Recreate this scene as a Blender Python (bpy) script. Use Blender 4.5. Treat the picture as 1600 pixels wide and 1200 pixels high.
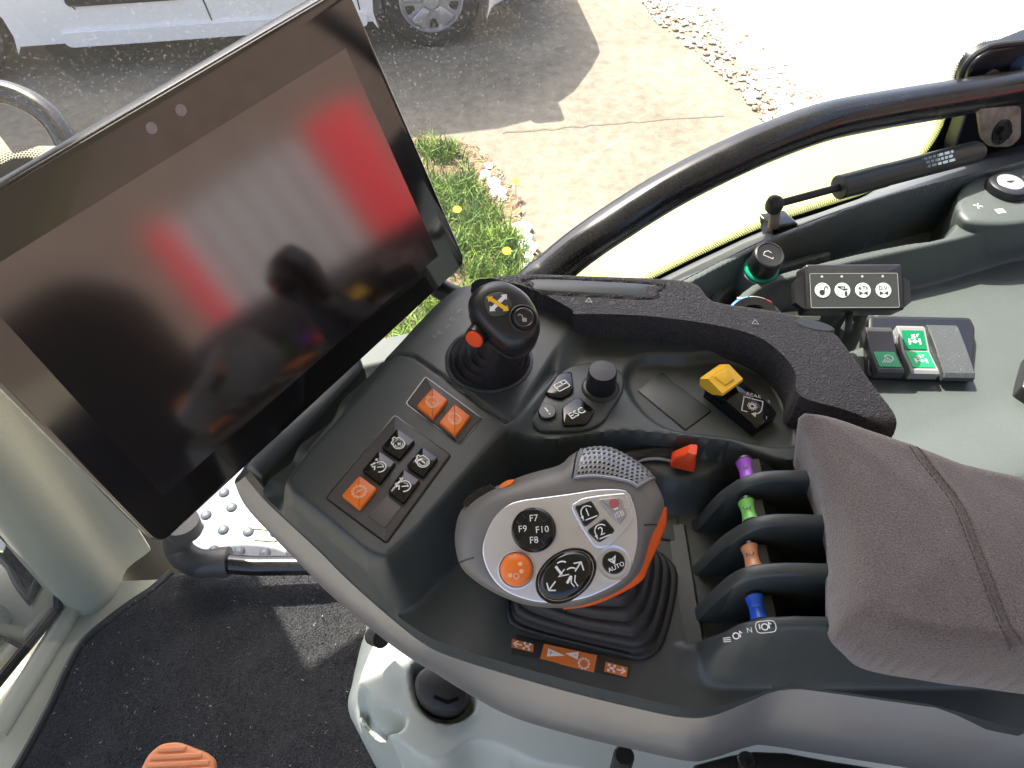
import bpy, math, random
import numpy as np
from mathutils import Vector, Matrix

random.seed(7)
rng = np.random.default_rng(11)
for o in list(bpy.data.objects):
    bpy.data.objects.remove(o)
SC = bpy.context.scene
COL = SC.collection
rad = math.radians

# ------------------------------------------------------------------ camera
CAMZ, PITCH, FPX = 1.0, rad(50), 1209.0
cam = bpy.data.objects.new('camera', bpy.data.cameras.new('camera'))
COL.objects.link(cam)
cam.location = (0, 0, CAMZ)
cam.rotation_euler = (rad(90) - PITCH, 0, 0)
cam.data.sensor_fit = 'HORIZONTAL'
cam.data.sensor_width = 36
cam.data.lens = 36 * FPX / 1600
cam.data.clip_start = 0.02
cam.data.clip_end = 400
SC.camera = cam

# ------------------------------------------------------------------ light
SUN = Vector((-.38, .54, 1.0)).normalized()
world = bpy.data.worlds.new('World')
SC.world = world
world.use_nodes = True
wn = world.node_tree
sky = wn.nodes.new('ShaderNodeTexSky')
sky.sky_type = 'NISHITA'
sky.sun_disc = False
sky.sun_elevation = math.asin(SUN.z)
sky.sun_rotation = math.atan2(SUN.x, SUN.y)
sky.air_density = .7
sky.ozone_density = .5
sky.dust_density = 4.0
wn.links.new(sky.outputs[0], wn.nodes['Background'].inputs[0])
wn.nodes['Background'].inputs[1].default_value = 0.15
sl = bpy.data.lights.new('sun', 'SUN')
sl.energy = 3.5
sl.angle = rad(0.5)
sl.color = (1, .95, .86)
so = bpy.data.objects.new('sun', sl)
COL.objects.link(so)
so.rotation_euler = (-SUN).to_track_quat('-Z', 'Y').to_euler()
so.location = (0, 0, 6)
vs = SC.view_settings
vs.view_transform = 'Standard'
vs.look = 'None'
vs.gamma = 1
vs.use_curve_mapping = False
vs.exposure = 2.1
SC.cycles.max_bounces = 10
SC.cycles.diffuse_bounces = 5
SC.cycles.glossy_bounces = 4
SC.cycles.transparent_max_bounces = 12
SC.cycles.caustics_reflective = False
SC.cycles.caustics_refractive = False
SC.cycles.use_denoising = True

# ------------------------------------------------------------------ measuring: a pixel of the 1600x1200 photograph and a real plane give a real point
C0 = Vector((0, 0, CAMZ))
def ray(u, v):
    a, b = (u - 800) / FPX, (v - 600) / FPX
    s, c = math.sin(PITCH), math.cos(PITCH)
    return Vector((a, c - b * s, -s - b * c))
def onZ(u, v, z):
    r = ray(u, v)
    return C0 + r * ((z - CAMZ) / r.z)
def atY(u, v, y):
    r = ray(u, v)
    return C0 + r * (y / r.y)
def atX(u, v, x):
    r = ray(u, v)
    return C0 + r * (x / r.x)
def atD(u, v, d):
    return C0 + ray(u, v) * d
def onP(u, v, p, n):
    r = ray(u, v)
    return C0 + r * ((Vector(p) - C0).dot(n) / r.dot(n))

class Fr:
    """local frame: origin, x, y, normal"""
    def __init__(s, o, ex, n):
        s.o = Vector(o)
        s.n = Vector(n).normalized()
        ex = Vector(ex)
        s.x = (ex - s.n * ex.dot(s.n)).normalized()
        s.y = s.n.cross(s.x)
    def p(s, x, y, z=0):
        return s.o + s.x * x + s.y * y + s.n * z
    def loc(s, w):
        d = Vector(w) - s.o
        return d.dot(s.x), d.dot(s.y), d.dot(s.n)
    def px(s, u, v, z=0):
        w = onP(u, v, s.o + s.n * z, s.n)
        l = s.loc(w)
        return (l[0], l[1])
    def at(s, x, y, z=0, rot=0):
        c, q = math.cos(rot), math.sin(rot)
        return Fr(s.p(x, y, z), s.x * c + s.y * q, s.n)
def frZ(u, v, z, u2=None, v2=None):
    o = onZ(u, v, z)
    ex = (onZ(u2, v2, z) - o) if u2 is not None else Vector((1, 0, 0))
    return Fr(o, ex, (0, 0, 1))

# ------------------------------------------------------------------ curves
def crom(pts, n=6, closed=False):
    P = [np.array(p, float) for p in pts]
    out = []
    m = len(P)
    rng_ = range(m) if closed else range(m - 1)
    for i in rng_:
        if closed:
            p0, p1, p2, p3 = P[(i - 1) % m], P[i], P[(i + 1) % m], P[(i + 2) % m]
        else:
            p0, p1, p2, p3 = P[max(i - 1, 0)], P[i], P[i + 1], P[min(i + 2, m - 1)]
        for k in range(n):
            t = k / n
            out.append(.5 * ((2 * p1) + (-p0 + p2) * t + (2 * p0 - 5 * p1 + 4 * p2 - p3) * t * t + (-p0 + 3 * p1 - 3 * p2 + p3) * t ** 3))
    if not closed:
        out.append(P[-1])
    return out
def rounded(pts, r, n=4):
    """round the corners of a 2-D polygon"""
    P = [np.array(p, float) for p in pts]
    out = []
    m = len(P)
    for i in range(m):
        a, b, c = P[i - 1], P[i], P[(i + 1) % m]
        la, lc = np.linalg.norm(a - b), np.linalg.norm(c - b)
        q = min(r, la * .45, lc * .45)
        p1, p2 = b + (a - b) / la * q, b + (c - b) / lc * q
        for k in range(n + 1):
            t = k / n
            out.append((1 - t) ** 2 * p1 + 2 * t * (1 - t) * b + t * t * p2)
    return [tuple(p) for p in out]
def circ(r, n=24, cx=0, cy=0, ry=None, rot=0):
    ry = r if ry is None else ry
    c, s = math.cos(rot), math.sin(rot)
    return [(cx + c * r * math.cos(t) - s * ry * math.sin(t), cy + s * r * math.cos(t) + c * ry * math.sin(t)) for t in [2 * math.pi * i / n for i in range(n)]]
def arc(r, a0, a1, n=10, cx=0, cy=0):
    return [(cx + r * math.cos(rad(a0 + (a1 - a0) * i / n)), cy + r * math.sin(rad(a0 + (a1 - a0) * i / n))) for i in range(n + 1)]

# ------------------------------------------------------------------ scene graph
WLOC = {}
def put(o, loc, parent=None):
    COL.objects.link(o)
    o.location = loc
    WLOC[o.name] = Vector(loc)
    if parent is not None:
        o.parent = parent
        o.matrix_parent_inverse = Matrix.Translation(-WLOC[parent.name])
    return o
def tag(o, label=None, cat=None, group=None, kind=None):
    if label: o['label'] = label
    if cat: o['category'] = cat
    if group: o['group'] = group
    if kind: o['kind'] = kind
    return o
def thing(name, loc, label, cat, group=None):
    return tag(put(bpy.data.objects.new(name, None), loc), label, cat, group)

class MB:
    def __init__(s):
        s.v, s.f, s.m = [], [], []
    def add(s, V, F, mat=0):
        b = len(s.v)
        s.v += [tuple(p) for p in V]
        s.f += [tuple(i + b for i in f) for f in F]
        s.m += [mat] * len(F)
        return s
    def loft(s, rings, mat=0, cap0=True, cap1=True, closed=True):
        n = len(rings[0])
        V = [p for r in rings for p in r]
        F = []
        for k in range(len(rings) - 1):
            for i in range(n if closed else n - 1):
                j = (i + 1) % n
                F.append((k * n + i, k * n + j, (k + 1) * n + j, (k + 1) * n + i))
        if cap0: F.append(tuple(range(n - 1, -1, -1)))
        if cap1: F.append(tuple((len(rings) - 1) * n + i for i in range(n)))
        return s.add(V, F, mat)
    def prism(s, fr, pts, z0, z1, mat=0, bev=0.0, cap0=True):
        """polygon in the frame's plane extruded from z0 to z1, upper edge bevelled"""
        P = [np.array(p[:2], float) for p in pts]
        A = sum(P[i][0] * P[(i + 1) % len(P)][1] - P[(i + 1) % len(P)][0] * P[i][1] for i in range(len(P)))
        if A < 0: P = P[::-1]
        rings = [[fr.p(p[0], p[1], z0) for p in P]]
        if bev > 0:
            rings.append([fr.p(p[0], p[1], z1 - bev) for p in P])
            for k in (.35, .7, 1):
                ins = bev * (1 - math.sqrt(max(0, 1 - k * k)))
                rings.append([fr.p(p[0], p[1], z1 - bev + bev * k) for p in inset(P, ins)])
        else:
            rings.append([fr.p(p[0], p[1], z1) for p in P])
        return s.loft(rings, mat, cap0, True)
    def flat(s, fr, pts, z=0, mat=0):
        P = [tuple(p[:2]) for p in pts]
        A = sum(P[i][0] * P[(i + 1) % len(P)][1] - P[(i + 1) % len(P)][0] * P[i][1] for i in range(len(P)))
        if A < 0: P = P[::-1]
        return s.add([fr.p(x, y, z) for x, y in P], [tuple(range(len(P)))], mat)
    def box(s, fr, x0, x1, y0, y1, z0, z1, mat=0):
        V = [fr.p(x, y, z) for z in (z0, z1) for y in (y0, y1) for x in (x0, x1)]
        return s.add(V, [(0, 2, 3, 1), (4, 5, 7, 6), (0, 1, 5, 4), (2, 6, 7, 3), (0, 4, 6, 2), (1, 3, 7, 5)], mat)
    def lathe(s, fr, prof, seg=32, mat=0, cap0=True, cap1=True, sx=1, sy=1):
        rings = [[fr.p(r * sx * math.cos(2 * math.pi * i / seg), r * sy * math.sin(2 * math.pi * i / seg), z) for i in range(seg)] for r, z in prof]
        return s.loft(rings, mat, cap0, cap1)
    def tube(s, pts, r, seg=12, mat=0, cap=True):
        P = [Vector(p) for p in pts]
        R = r if isinstance(r, (list, tuple)) else [r] * len(P)
        rings = []
        up = None
        for i, p in enumerate(P):
            t = (P[min(i + 1, len(P) - 1)] - P[max(i - 1, 0)]).normalized()
            if up is None:
                up = Vector((0, 0, 1)) if abs(t.z) < .9 else Vector((1, 0, 0))
            a = (up - t * up.dot(t)).normalized()
            up = a
            b = t.cross(a)
            rings.append([p + (a * math.cos(2 * math.pi * k / seg) + b * math.sin(2 * math.pi * k / seg)) * R[i] for k in range(seg)])
        return s.loft(rings, mat, cap, cap)
    def stroke(s, fr, pts, w, z=0, mat=0, closed=False):
        P = [np.array(p[:2], float) for p in pts]
        n = len(P)
        L, Rr = [], []
        for i in range(n):
            a = P[i - 1] if (closed or i > 0) else P[i]
            c = P[(i + 1) % n] if (closed or i < n - 1) else P[i]
            t1 = P[i] - a
            t2 = c - P[i]
            t1 = t1 / (np.linalg.norm(t1) or 1)
            t2 = t2 / (np.linalg.norm(t2) or 1)
            t = t1 + t2
            t = t / (np.linalg.norm(t) or 1)
            nn = np.array((-t[1], t[0]))
            k = w / 2 / max(.45, abs(np.dot(nn, np.array((-t2[1], t2[0])))) if np.linalg.norm(t2) > 0 else 1)
            L.append(P[i] + nn * k)
            Rr.append(P[i] - nn * k)
        V = [fr.p(p[0], p[1], z) for p in L + Rr]
        F = []
        for i in range(n if closed else n - 1):
            j = (i + 1) % n
            F.append((i, n + i, n + j, j))
        return s.add(V, F, mat)
    def text(s, fr, txt, size, z=0, mat=0, cx=0, cy=0, bold=0.0, sx=1.0):
        cu = bpy.data.curves.new('t', 'FONT')
        cu.body = txt
        cu.size = 1
        cu.offset = bold
        cu.resolution_u = 2
        ob = bpy.data.objects.new('t', cu)
        me = bpy.data.meshes.new_from_object(ob)
        V = np.array([v.co[:] for v in me.vertices])
        F = [tuple(p.vertices) for p in me.polygons]
        bpy.data.objects.remove(ob)
        bpy.data.curves.remove(cu)
        bpy.data.meshes.remove(me)
        if len(V) == 0: return s
        mid = (V.min(0) + V.max(0)) / 2
        W = [fr.p(cx + (p[0] - mid[0]) * size * sx, cy + (p[1] - mid[1]) * size, z) for p in V]
        return s.add(W, F, mat)
    def build(s, name, mats, parent=None, sharp=35, label=None, cat=None, group=None, kind=None):
        if not isinstance(mats, (list, tuple)): mats = [mats]
        V = np.array([tuple(p) for p in s.v], float)
        c = (V.min(0) + V.max(0)) / 2
        me = bpy.data.meshes.new(name)
        me.from_pydata((V - c).tolist(), [], s.f)
        for m in mats: me.materials.append(m)
        me.polygons.foreach_set('material_index', s.m)
        finish(me, sharp)
        o = put(bpy.data.objects.new(name, me), Vector(c), parent)
        return tag(o, label, cat, group, kind)

def finish(me, sharp=35):
    me.polygons.foreach_set('use_smooth', [True] * len(me.polygons))
    me.update()
    try:
        me.set_sharp_from_angle(angle=rad(sharp))
    except Exception:
        pass
def inset(P, d):
    out = []
    n = len(P)
    for i in range(n):
        a, b, c = P[i - 1], P[i], P[(i + 1) % n]
        t1 = (b - a) / (np.linalg.norm(b - a) or 1)
        t2 = (c - b) / (np.linalg.norm(c - b) or 1)
        n1, n2 = np.array((-t1[1], t1[0])), np.array((-t2[1], t2[0]))
        nn = n1 + n2
        l = np.linalg.norm(nn)
        nn = nn / l if l > 1e-6 else n1
        out.append(b + nn * d / max(.5, float(np.dot(nn, n1))))
    return out

# ------------------------------------------------------------------ height fields for moulded shells
def sdist(X, Y, poly):
    """distance to a polygon's outline and inside test, vectorised"""
    P = np.array(poly, float)[:, :2]
    Q = np.roll(P, -1, 0)
    best = np.full(X.shape, 1e9)
    bx, by = np.zeros_like(X), np.zeros_like(X)
    ins = np.zeros(X.shape, bool)
    for (x0, y0), (x1, y1) in zip(P, Q):
        dx, dy = x1 - x0, y1 - y0
        L = dx * dx + dy * dy or 1e-12
        t = np.clip(((X - x0) * dx + (Y - y0) * dy) / L, 0, 1)
        qx, qy = x0 + t * dx, y0 + t * dy
        d = (X - qx) ** 2 + (Y - qy) ** 2
        k = d < best
        best[k] = d[k]; bx[k] = qx[k]; by[k] = qy[k]
        c = ((y0 > Y) != (y1 > Y))
        if abs(dy) > 1e-12:
            ins ^= c & (X < dx * (Y - y0) / dy + x0)
    return np.sqrt(best), ins, bx, by
def pdist(X, Y, line):
    P = np.array(line, float)[:, :2]
    best = np.full(X.shape, 1e9)
    for (x0, y0), (x1, y1) in zip(P[:-1], P[1:]):
        dx, dy = x1 - x0, y1 - y0
        L = dx * dx + dy * dy or 1e-12
        t = np.clip(((X - x0) * dx + (Y - y0) * dy) / L, 0, 1)
        best = np.minimum(best, (X - x0 - t * dx) ** 2 + (Y - y0 - t * dy) ** 2)
    return np.sqrt(best)
def sm(t):
    t = np.clip(t, 0, 1)
    return t * t * (3 - 2 * t)
def terrace(z, X, Y, poly, top, w):
    """blend z to top inside poly, falling back over width w outside"""
    d, ins, _, _ = sdist(X, Y, poly)
    t = sm(1 - np.where(ins, 0, d) / w)
    return z * (1 - t) + top * t
def pxpoly(pts, z=None, n=5, closed=True, smooth=True):
    """pixels (u, v[, z]) of a contour at height z -> smoothed xy polygon"""
    P = []
    for p in pts:
        w = onZ(p[0], p[1], p[2] if len(p) > 2 else z)
        P.append((w.x, w.y))
    return [tuple(q) for q in crom(P, n, closed)] if smooth else P
def hfield(name, outline, step, zfun, mat, parent=None, skirt=None, sharp=60, under=0, **kw):
    P = np.array(outline)
    x0, y0 = P.min(0) - step * 2
    x1, y1 = P.max(0) + step * 2
    xs, ys = np.arange(x0, x1, step), np.arange(y0, y1, step)
    X, Y = np.meshgrid(xs, ys)
    d, ins, bx, by = sdist(X, Y, outline)
    near = (~ins) & (d < step * 1.6)
    f = ins[:-1, :-1] | ins[1:, :-1] | ins[:-1, 1:] | ins[1:, 1:]
    X = np.where(ins, X, bx); Y = np.where(ins, Y, by)
    dd = np.where(ins, d, 0)
    Z = zfun(X, Y, dd)
    idx = np.arange(X.size).reshape(X.shape)
    q = np.stack([idx[:-1, :-1][f], idx[:-1, 1:][f], idx[1:, 1:][f], idx[1:, :-1][f]], 1)
    used = np.unique(q)
    rm = np.full(X.size, -1)
    rm[used] = np.arange(len(used))
    q = rm[q]
    V = np.stack([X.ravel()[used], Y.ravel()[used], Z.ravel()[used]], 1)
    if skirt is not None:
        e = np.concatenate([q[:, [0, 1]], q[:, [1, 2]], q[:, [2, 3]], q[:, [3, 0]]])
        key = np.sort(e, 1)
        _, inv, cnt = np.unique(key[:, 0] * (len(V) + 1) + key[:, 1], return_inverse=True, return_counts=True)
        be = e[cnt[inv] == 1]
        bv = np.unique(be)
        mp = np.full(len(V), -1)
        mp[bv] = len(V) + np.arange(len(bv))
        W = V[bv].copy()
        W[:, 2] = skirt
        if under: W[:, :2] = W[:, :2] + (W[:, :2].mean(0) - W[:, :2]) * under
        V = np.concatenate([V, W])
        q = np.concatenate([q, np.stack([be[:, 1], be[:, 0], mp[be[:, 0]], mp[be[:, 1]]], 1)])
    c = (V.min(0) + V.max(0)) / 2
    me = bpy.data.meshes.new(name)
    me.from_pydata((V - c).tolist(), [], q.tolist())
    me.materials.append(mat)
    finish(me, sharp)
    return tag(put(bpy.data.objects.new(name, me), Vector(c), parent), kw.get('label'), kw.get('cat'), kw.get('group'), kw.get('kind'))

# ------------------------------------------------------------------ materials
def nodes(m):
    return m.node_tree.nodes, m.node_tree.links
def M(name, col, rough=.5, metal=0, var=.0, vscale=30, bump=0, bscale=900, coat=0, sheen=0, spec=.5, ior=1.5, dust=0, detail=3, dustcol=(.35, .33, .3), rvar=.0, bdist=.001, scratch=0, btype='noise'):
    m = bpy.data.materials.new(name)
    m.use_nodes = True
    N, L = nodes(m)
    b = N['Principled BSDF']
    b.inputs['Base Color'].default_value = (*col, 1)
    b.inputs['Roughness'].default_value = rough
    b.inputs['Metallic'].default_value = metal
    b.inputs['Specular IOR Level'].default_value = spec
    b.inputs['IOR'].default_value = ior
    b.inputs['Coat Weight'].default_value = coat
    b.inputs['Coat Roughness'].default_value = .08
    b.inputs['Sheen Weight'].default_value = sheen
    if var or bump or dust or rvar or scratch:
        tc = N.new('ShaderNodeTexCoord')
    colsock = None
    if var:
        n = N.new('ShaderNodeTexNoise'); n.inputs['Scale'].default_value = vscale; n.inputs['Detail'].default_value = detail
        L.new(tc.outputs['Object'], n.inputs['Vector'])
        r = N.new('ShaderNodeMapRange')
        r.inputs['From Min'].default_value = .3; r.inputs['From Max'].default_value = .7
        r.inputs['To Min'].default_value = 1 - var; r.inputs['To Max'].default_value = 1 + var
        L.new(n.outputs['Fac'], r.inputs['Value'])
        mx = N.new('ShaderNodeVectorMath'); mx.operation = 'SCALE'
        mx.inputs[0].default_value = col
        L.new(r.outputs[0], mx.inputs['Scale'])
        colsock = mx.outputs[0]
    if dust:
        n = N.new('ShaderNodeTexNoise'); n.inputs['Scale'].default_value = 700; n.inputs['Detail'].default_value = 2
        n2 = N.new('ShaderNodeTexNoise'); n2.inputs['Scale'].default_value = 25; n2.inputs['Detail'].default_value = 4
        L.new(tc.outputs['Object'], n.inputs['Vector']); L.new(tc.outputs['Object'], n2.inputs['Vector'])
        r1 = N.new('ShaderNodeMapRange'); r1.inputs['From Min'].default_value = .6; r1.inputs['From Max'].default_value = .78
        L.new(n.outputs['Fac'], r1.inputs['Value'])
        r2 = N.new('ShaderNodeMapRange'); r2.inputs['From Min'].default_value = .4; r2.inputs['From Max'].default_value = .75
        r2.inputs['To Min'].default_value = .25
        L.new(n2.outputs['Fac'], r2.inputs['Value'])
        mu = N.new('ShaderNodeMath'); mu.operation = 'MULTIPLY'
        L.new(r1.outputs[0], mu.inputs[0]); L.new(r2.outputs[0], mu.inputs[1])
        mu2 = N.new('ShaderNodeMath'); mu2.operation = 'MULTIPLY'; mu2.inputs[1].default_value = dust
        L.new(mu.outputs[0], mu2.inputs[0])
        mix = N.new('ShaderNodeMixRGB')
        mix.inputs[1].default_value = (*col, 1); mix.inputs[2].default_value = (*dustcol, 1)
        L.new(mu2.outputs[0], mix.inputs[0])
        if colsock: L.new(colsock, mix.inputs[1])
        colsock = mix.outputs[0]
    if colsock: L.new(colsock, b.inputs['Base Color'])
    if rvar:
        n = N.new('ShaderNodeTexNoise'); n.inputs['Scale'].default_value = 18; n.inputs['Detail'].default_value = 5
        L.new(tc.outputs['Object'], n.inputs['Vector'])
        r = N.new('ShaderNodeMapRange'); r.inputs['From Min'].default_value = .3; r.inputs['From Max'].default_value = .7
        r.inputs['To Min'].default_value = max(.02, rough - rvar); r.inputs['To Max'].default_value = min(1, rough + rvar)
        L.new(n.outputs['Fac'], r.inputs['Value'])
        L.new(r.outputs[0], b.inputs['Roughness'])
    if bump:
        if btype == 'voronoi':
            n = N.new('ShaderNodeTexVoronoi'); n.inputs['Scale'].default_value = bscale; n.feature = 'DISTANCE_TO_EDGE'
            no = N.new('ShaderNodeTexNoise'); no.inputs['Scale'].default_value = bscale * .8
            L.new(tc.outputs['Object'], no.inputs['Vector'])
            ad = N.new('ShaderNodeMixRGB'); ad.blend_type = 'LINEAR_LIGHT'; ad.inputs[0].default_value = 1.5 / bscale
            L.new(tc.outputs['Object'], ad.inputs[1]); L.new(no.outputs['Color'], ad.inputs[2])
            L.new(ad.outputs[0], n.inputs['Vector'])
            rr = N.new('ShaderNodeMapRange'); rr.inputs['From Max'].default_value = .25
            L.new(n.outputs['Distance'], rr.inputs['Value']); h = rr.outputs[0]
        else:
            n = N.new('ShaderNodeTexNoise'); n.inputs['Scale'].default_value = bscale; n.inputs['Detail'].default_value = 2
            L.new(tc.outputs['Object'], n.inputs['Vector']); h = n.outputs['Fac']
        bp = N.new('ShaderNodeBump'); bp.inputs['Strength'].default_value = bump; bp.inputs['Distance'].default_value = bdist
        L.new(h, bp.inputs['Height'])
        L.new(bp.outputs[0], b.inputs['Normal'])
    return m
MT = {}
MT['plastic'] = M('console_plastic', (.042, .0495, .0495), .43, var=.08, vscale=60, bump=.25, bscale=1500, dust=.10, rvar=.06, bdist=.0004)
MT['plate'] = M('button_plate_plastic', (.070, .062, .058), .5, bump=.25, bscale=1500, dust=.12, bdist=.0004)
MT['black'] = M('black_plastic', (.012, .012, .014), .35, bump=.1, bscale=1400, dust=.08, bdist=.0003, rvar=.08)
MT['gloss'] = M('gloss_black', (.006, .006, .007), .12, dust=.05, rvar=.04)
MT['rubber'] = M('black_rubber', (.012, .011, .011), .55, var=.15, dust=.22, bump=.15, bscale=900, bdist=.0004)
MT['leather'] = M('grained_soft_trim', (.040, .034, .034), .52, var=.12, bump=.85, bscale=300, btype='voronoi', bdist=.0010, dust=.15)
MT['orange'] = M('orange_button', (.80, .17, .015), .42, var=.03, dust=.06)
MT['orange2'] = M('orange_trim', (.78, .11, .012), .45, dust=.08)
MT['red'] = M('orange_red_button', (.80, .07, .015), .35)
MT['yellow'] = M('yellow_cap', (.80, .46, .03), .4, var=.05, dust=.1)
MT['white'] = M('white_print', (.72, .72, .70), .5)
MT['dimprint'] = M('grey_print', (.34, .33, .32), .5)
MT['orangeprint'] = M('pale_print_on_orange', (.85, .45, .25), .5)
MT['blackprint'] = M('black_print', (.02, .02, .02), .5)
MT['sticker'] = M('orange_sticker', (.62, .16, .03), .5, var=.05, dust=.1)
MT['silver'] = M('silver_paint', (.66, .66, .71), .30, metal=.8, var=.03, dust=.05, rvar=.05)
MT['trim'] = M('silver_trim', (.27, .265, .265), .38, metal=.6, var=.04, dust=.05, rvar=.05)
MT['head'] = M('lever_grey', (.155, .145, .135), .45, bump=.2, bscale=1500, dust=.1, bdist=.0003, var=.06)
MT['grille'] = M('lever_grille', (.24, .24, .25), .4, metal=.4)
MT['fabric'] = M('pad_fabric', (.122, .096, .089), .95, var=.35, vscale=1100, bump=.8, bscale=1100, sheen=.35, bdist=.0008, detail=2, dust=.15, dustcol=(.35, .3, .28))
MT['thread'] = M('seam_thread', (.07, .055, .05), .9)
MT['panel'] = M('grey_green_lining', (.064, .075, .069), .5, var=.05, vscale=15, bump=.15, bscale=1200, dust=.18, dustcol=(.6, .6, .55), bdist=.0003)
MT['pillar'] = M('pale_pillar_lining', (.60, .58, .44), .5, var=.04, vscale=10, dust=.06, bump=.1, bscale=900, bdist=.0003)
MT['seatbase'] = M('pale_seat_base', (.40, .425, .375), .42, var=.04, vscale=12, dust=.1)
MT['greenled'] = M('green_legend', (.0, .36, .08), .3)
MT['greendark'] = M('dark_green_legend', (.0, .16, .06), .3)
MT['carpet'] = M('carpet', (.022, .022, .024), 1.0, var=.6, vscale=700, bump=1.0, bscale=500, sheen=.15, dust=.45, dustcol=(.3, .3, .3), bdist=.004)
MT['steel'] = M('worn_black_tube', (.012, .012, .013), .22, var=.2, dust=.25, rvar=.1, dustcol=(.3, .3, .3))
MT['galv'] = M('galvanised_plate', (.115, .125, .145), .45, metal=.3, var=.12, vscale=30)
MT['rust'] = M('dirty_bracket', (.22, .18, .14), .6, metal=.4, var=.4, vscale=60)
MT['blue'] = M('blue_paddle', (.02, .12, .72), .35)
MT['brown'] = M('tan_paddle', (.58, .27, .14), .4)
MT['green'] = M('green_paddle', (.20, .58, .13), .4)
MT['purple'] = M('purple_paddle', (.36, .09, .60), .4)
MT['teal'] = M('green_ring', (.0, .30, .17), .4)
MT['chrome'] = M('chrome', (.75, .75, .75), .3, metal=.8)
MT['clear'] = M('clear_button', (.30, .26, .25), .15, coat=.6)
MT['pink'] = M('dim_red_lens', (.40, .10, .12), .2)
MT['greyred'] = M('red_band', (.55, .06, .08), .3)
MT['blueband'] = M('blue_band', (.07, .20, .55), .25)
MT['lime'] = M('lime_fender', (.36, .385, .115), .4, var=.03)
# =================================================================== armrest console
DECK, PLAT, WELL = .605, .596, .555
con = thing('armrest_console', (.0, .3, .50), 'dark grey moulded armrest console with silver side trim, carrying levers and buttons', 'console')
FIN_PX = [  # top edges of the four paddle dividers and the vertical plane each stands in
    ([(1091, 816), (1121, 781), (1148, 760), (1170, 749), (1202, 742), (1262, 741)], .2530),
    ([(1089, 887), (1121, 854), (1148, 833), (1181, 816), (1216, 810), (1278, 811)], .2220),
    ([(1086, 960), (1116, 930), (1148, 903), (1181, 891), (1230, 887), (1288, 888)], .1920),
    ([(1094, 1025), (1121, 1006), (1162, 982), (1202, 972), (1245, 970), (1290, 971)], .1645)]
fins = [[(atY(u, v, y).x, atY(u, v, y).z) for u, v in L] for L, y in FIN_PX]
near = np.array(fins[3])

c_out = [(412, 764, .572), (420, 782, .568), (455, 817, .562), (500, 858, .556), (542, 900, .552), (600, 952, .548), (660, 1000, .543), (705, 1022, .542), (800, 1052, .541), (900, 1080, .541), (1000, 1104, .541),
         (1037, 1112, .541), (1067, 1117, .541), (1112, 1115, .543), (1169, 1093, .55), (1206, 1078, .553), (1244, 1073, .555), (1300, 1079, .555), (1450, 1100, .555), (1640, 1125, .555),
         (1640, 830, .596), (1400, 715, .596), (1310, 620, .596), (1230, 540, .596), (1100, 480, .60), (900, 455, .603), (745, 446, .603), (700, 462, .603), (655, 505, .603), (612, 552, .603), (562, 604, .60), (490, 680, .586), (430, 742, .574)]
c_outline = pxpoly(c_out, n=4)
deck_poly = pxpoly([(453, 748), (486, 705), (570, 617), (645, 540), (715, 468), (760, 455), (830, 470), (893, 501), (845, 578), (795, 657), (700, 765), (650, 822), (600, 868), (575, 860), (500, 797), (464, 768)], DECK, smooth=False)
plat_poly = pxpoly([(893, 480), (870, 590), (803, 681), (866, 686), (912, 678), (975, 671), (1055, 679), (1100, 684), (1140, 688), (1180, 704), (1215, 716), (1250, 720), (1330, 722), (1330, 600), (1240, 500), (1100, 470)], PLAT, smooth=False)
tray_poly = pxpoly([(985, 605), (990, 585), (1010, 573), (1070, 573), (1130, 568), (1190, 590), (1222, 640), (1238, 695), (1180, 694), (1140, 684), (1100, 679), (1040, 668), (1002, 638)], .589, n=3)
well_poly = pxpoly([(575, 862), (610, 905), (650, 947), (675, 980), (700, 997), (737, 1007), (800, 1025), (900, 1052), (1015, 1080), (1052, 1076), (1075, 1061), (1120, 1016), (1300, 1000), (1640, 1000), (1640, 700), (700, 600)], WELL, smooth=False)
hump_poly = pxpoly([(1005, 716), (1090, 696), (1135, 704), (1118, 728), (1090, 742), (1040, 742)], .578, n=3)
seam1 = pxpoly([(600, 562), (617, 551), (646, 556), (700, 594), (790, 660), (800, 652)], DECK, smooth=False)
def con_z(X, Y, d):
    z = np.full(X.shape, .541)
    # the shell's lower edge climbs towards the front and the rear
    e = pxpoly(c_out, smooth=False)
    dx = np.array([p[2] for p in c_out])
    wsum = np.zeros(X.shape); zs = np.zeros(X.shape)
    for (ex, ey), ez in zip(e, dx):
        w = 1 / ((X - ex) ** 2 + (Y - ey) ** 2 + 1e-6) ** 2
        wsum += w; zs += w * ez
    z = zs / wsum
    z = terrace(z, X, Y, well_poly, WELL, .012)
    z = terrace(z, X, Y, plat_poly, PLAT, .0075)
    z = terrace(z, X, Y, deck_poly, DECK, .017)
    tr = terrace(np.zeros(X.shape), X, Y, tray_poly, 1.0, .007)
    z = z - tr * (PLAT - .589)
    h = terrace(np.zeros(X.shape), X, Y, hump_poly, 1.0, .018)
    z = np.maximum(z, WELL + h * .024)
    zt = np.interp(X, near[:, 0], near[:, 1])
    dy = np.maximum(np.maximum(.1625 - Y, Y - .1665), 0)
    t = sm(1 - dy / .014) * sm((X - near[0, 0] + .016) / .022)
    z = np.where(Y < .175, z * (1 - t) + np.maximum(z, zt) * t, z)
    z = z - .0022 * np.exp(-(pdist(X, Y, seam1) / .0009) ** 2)
    return z
hfield('shell', c_outline, .00135, con_z, MT['plastic'], con, skirt=.535)

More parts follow.
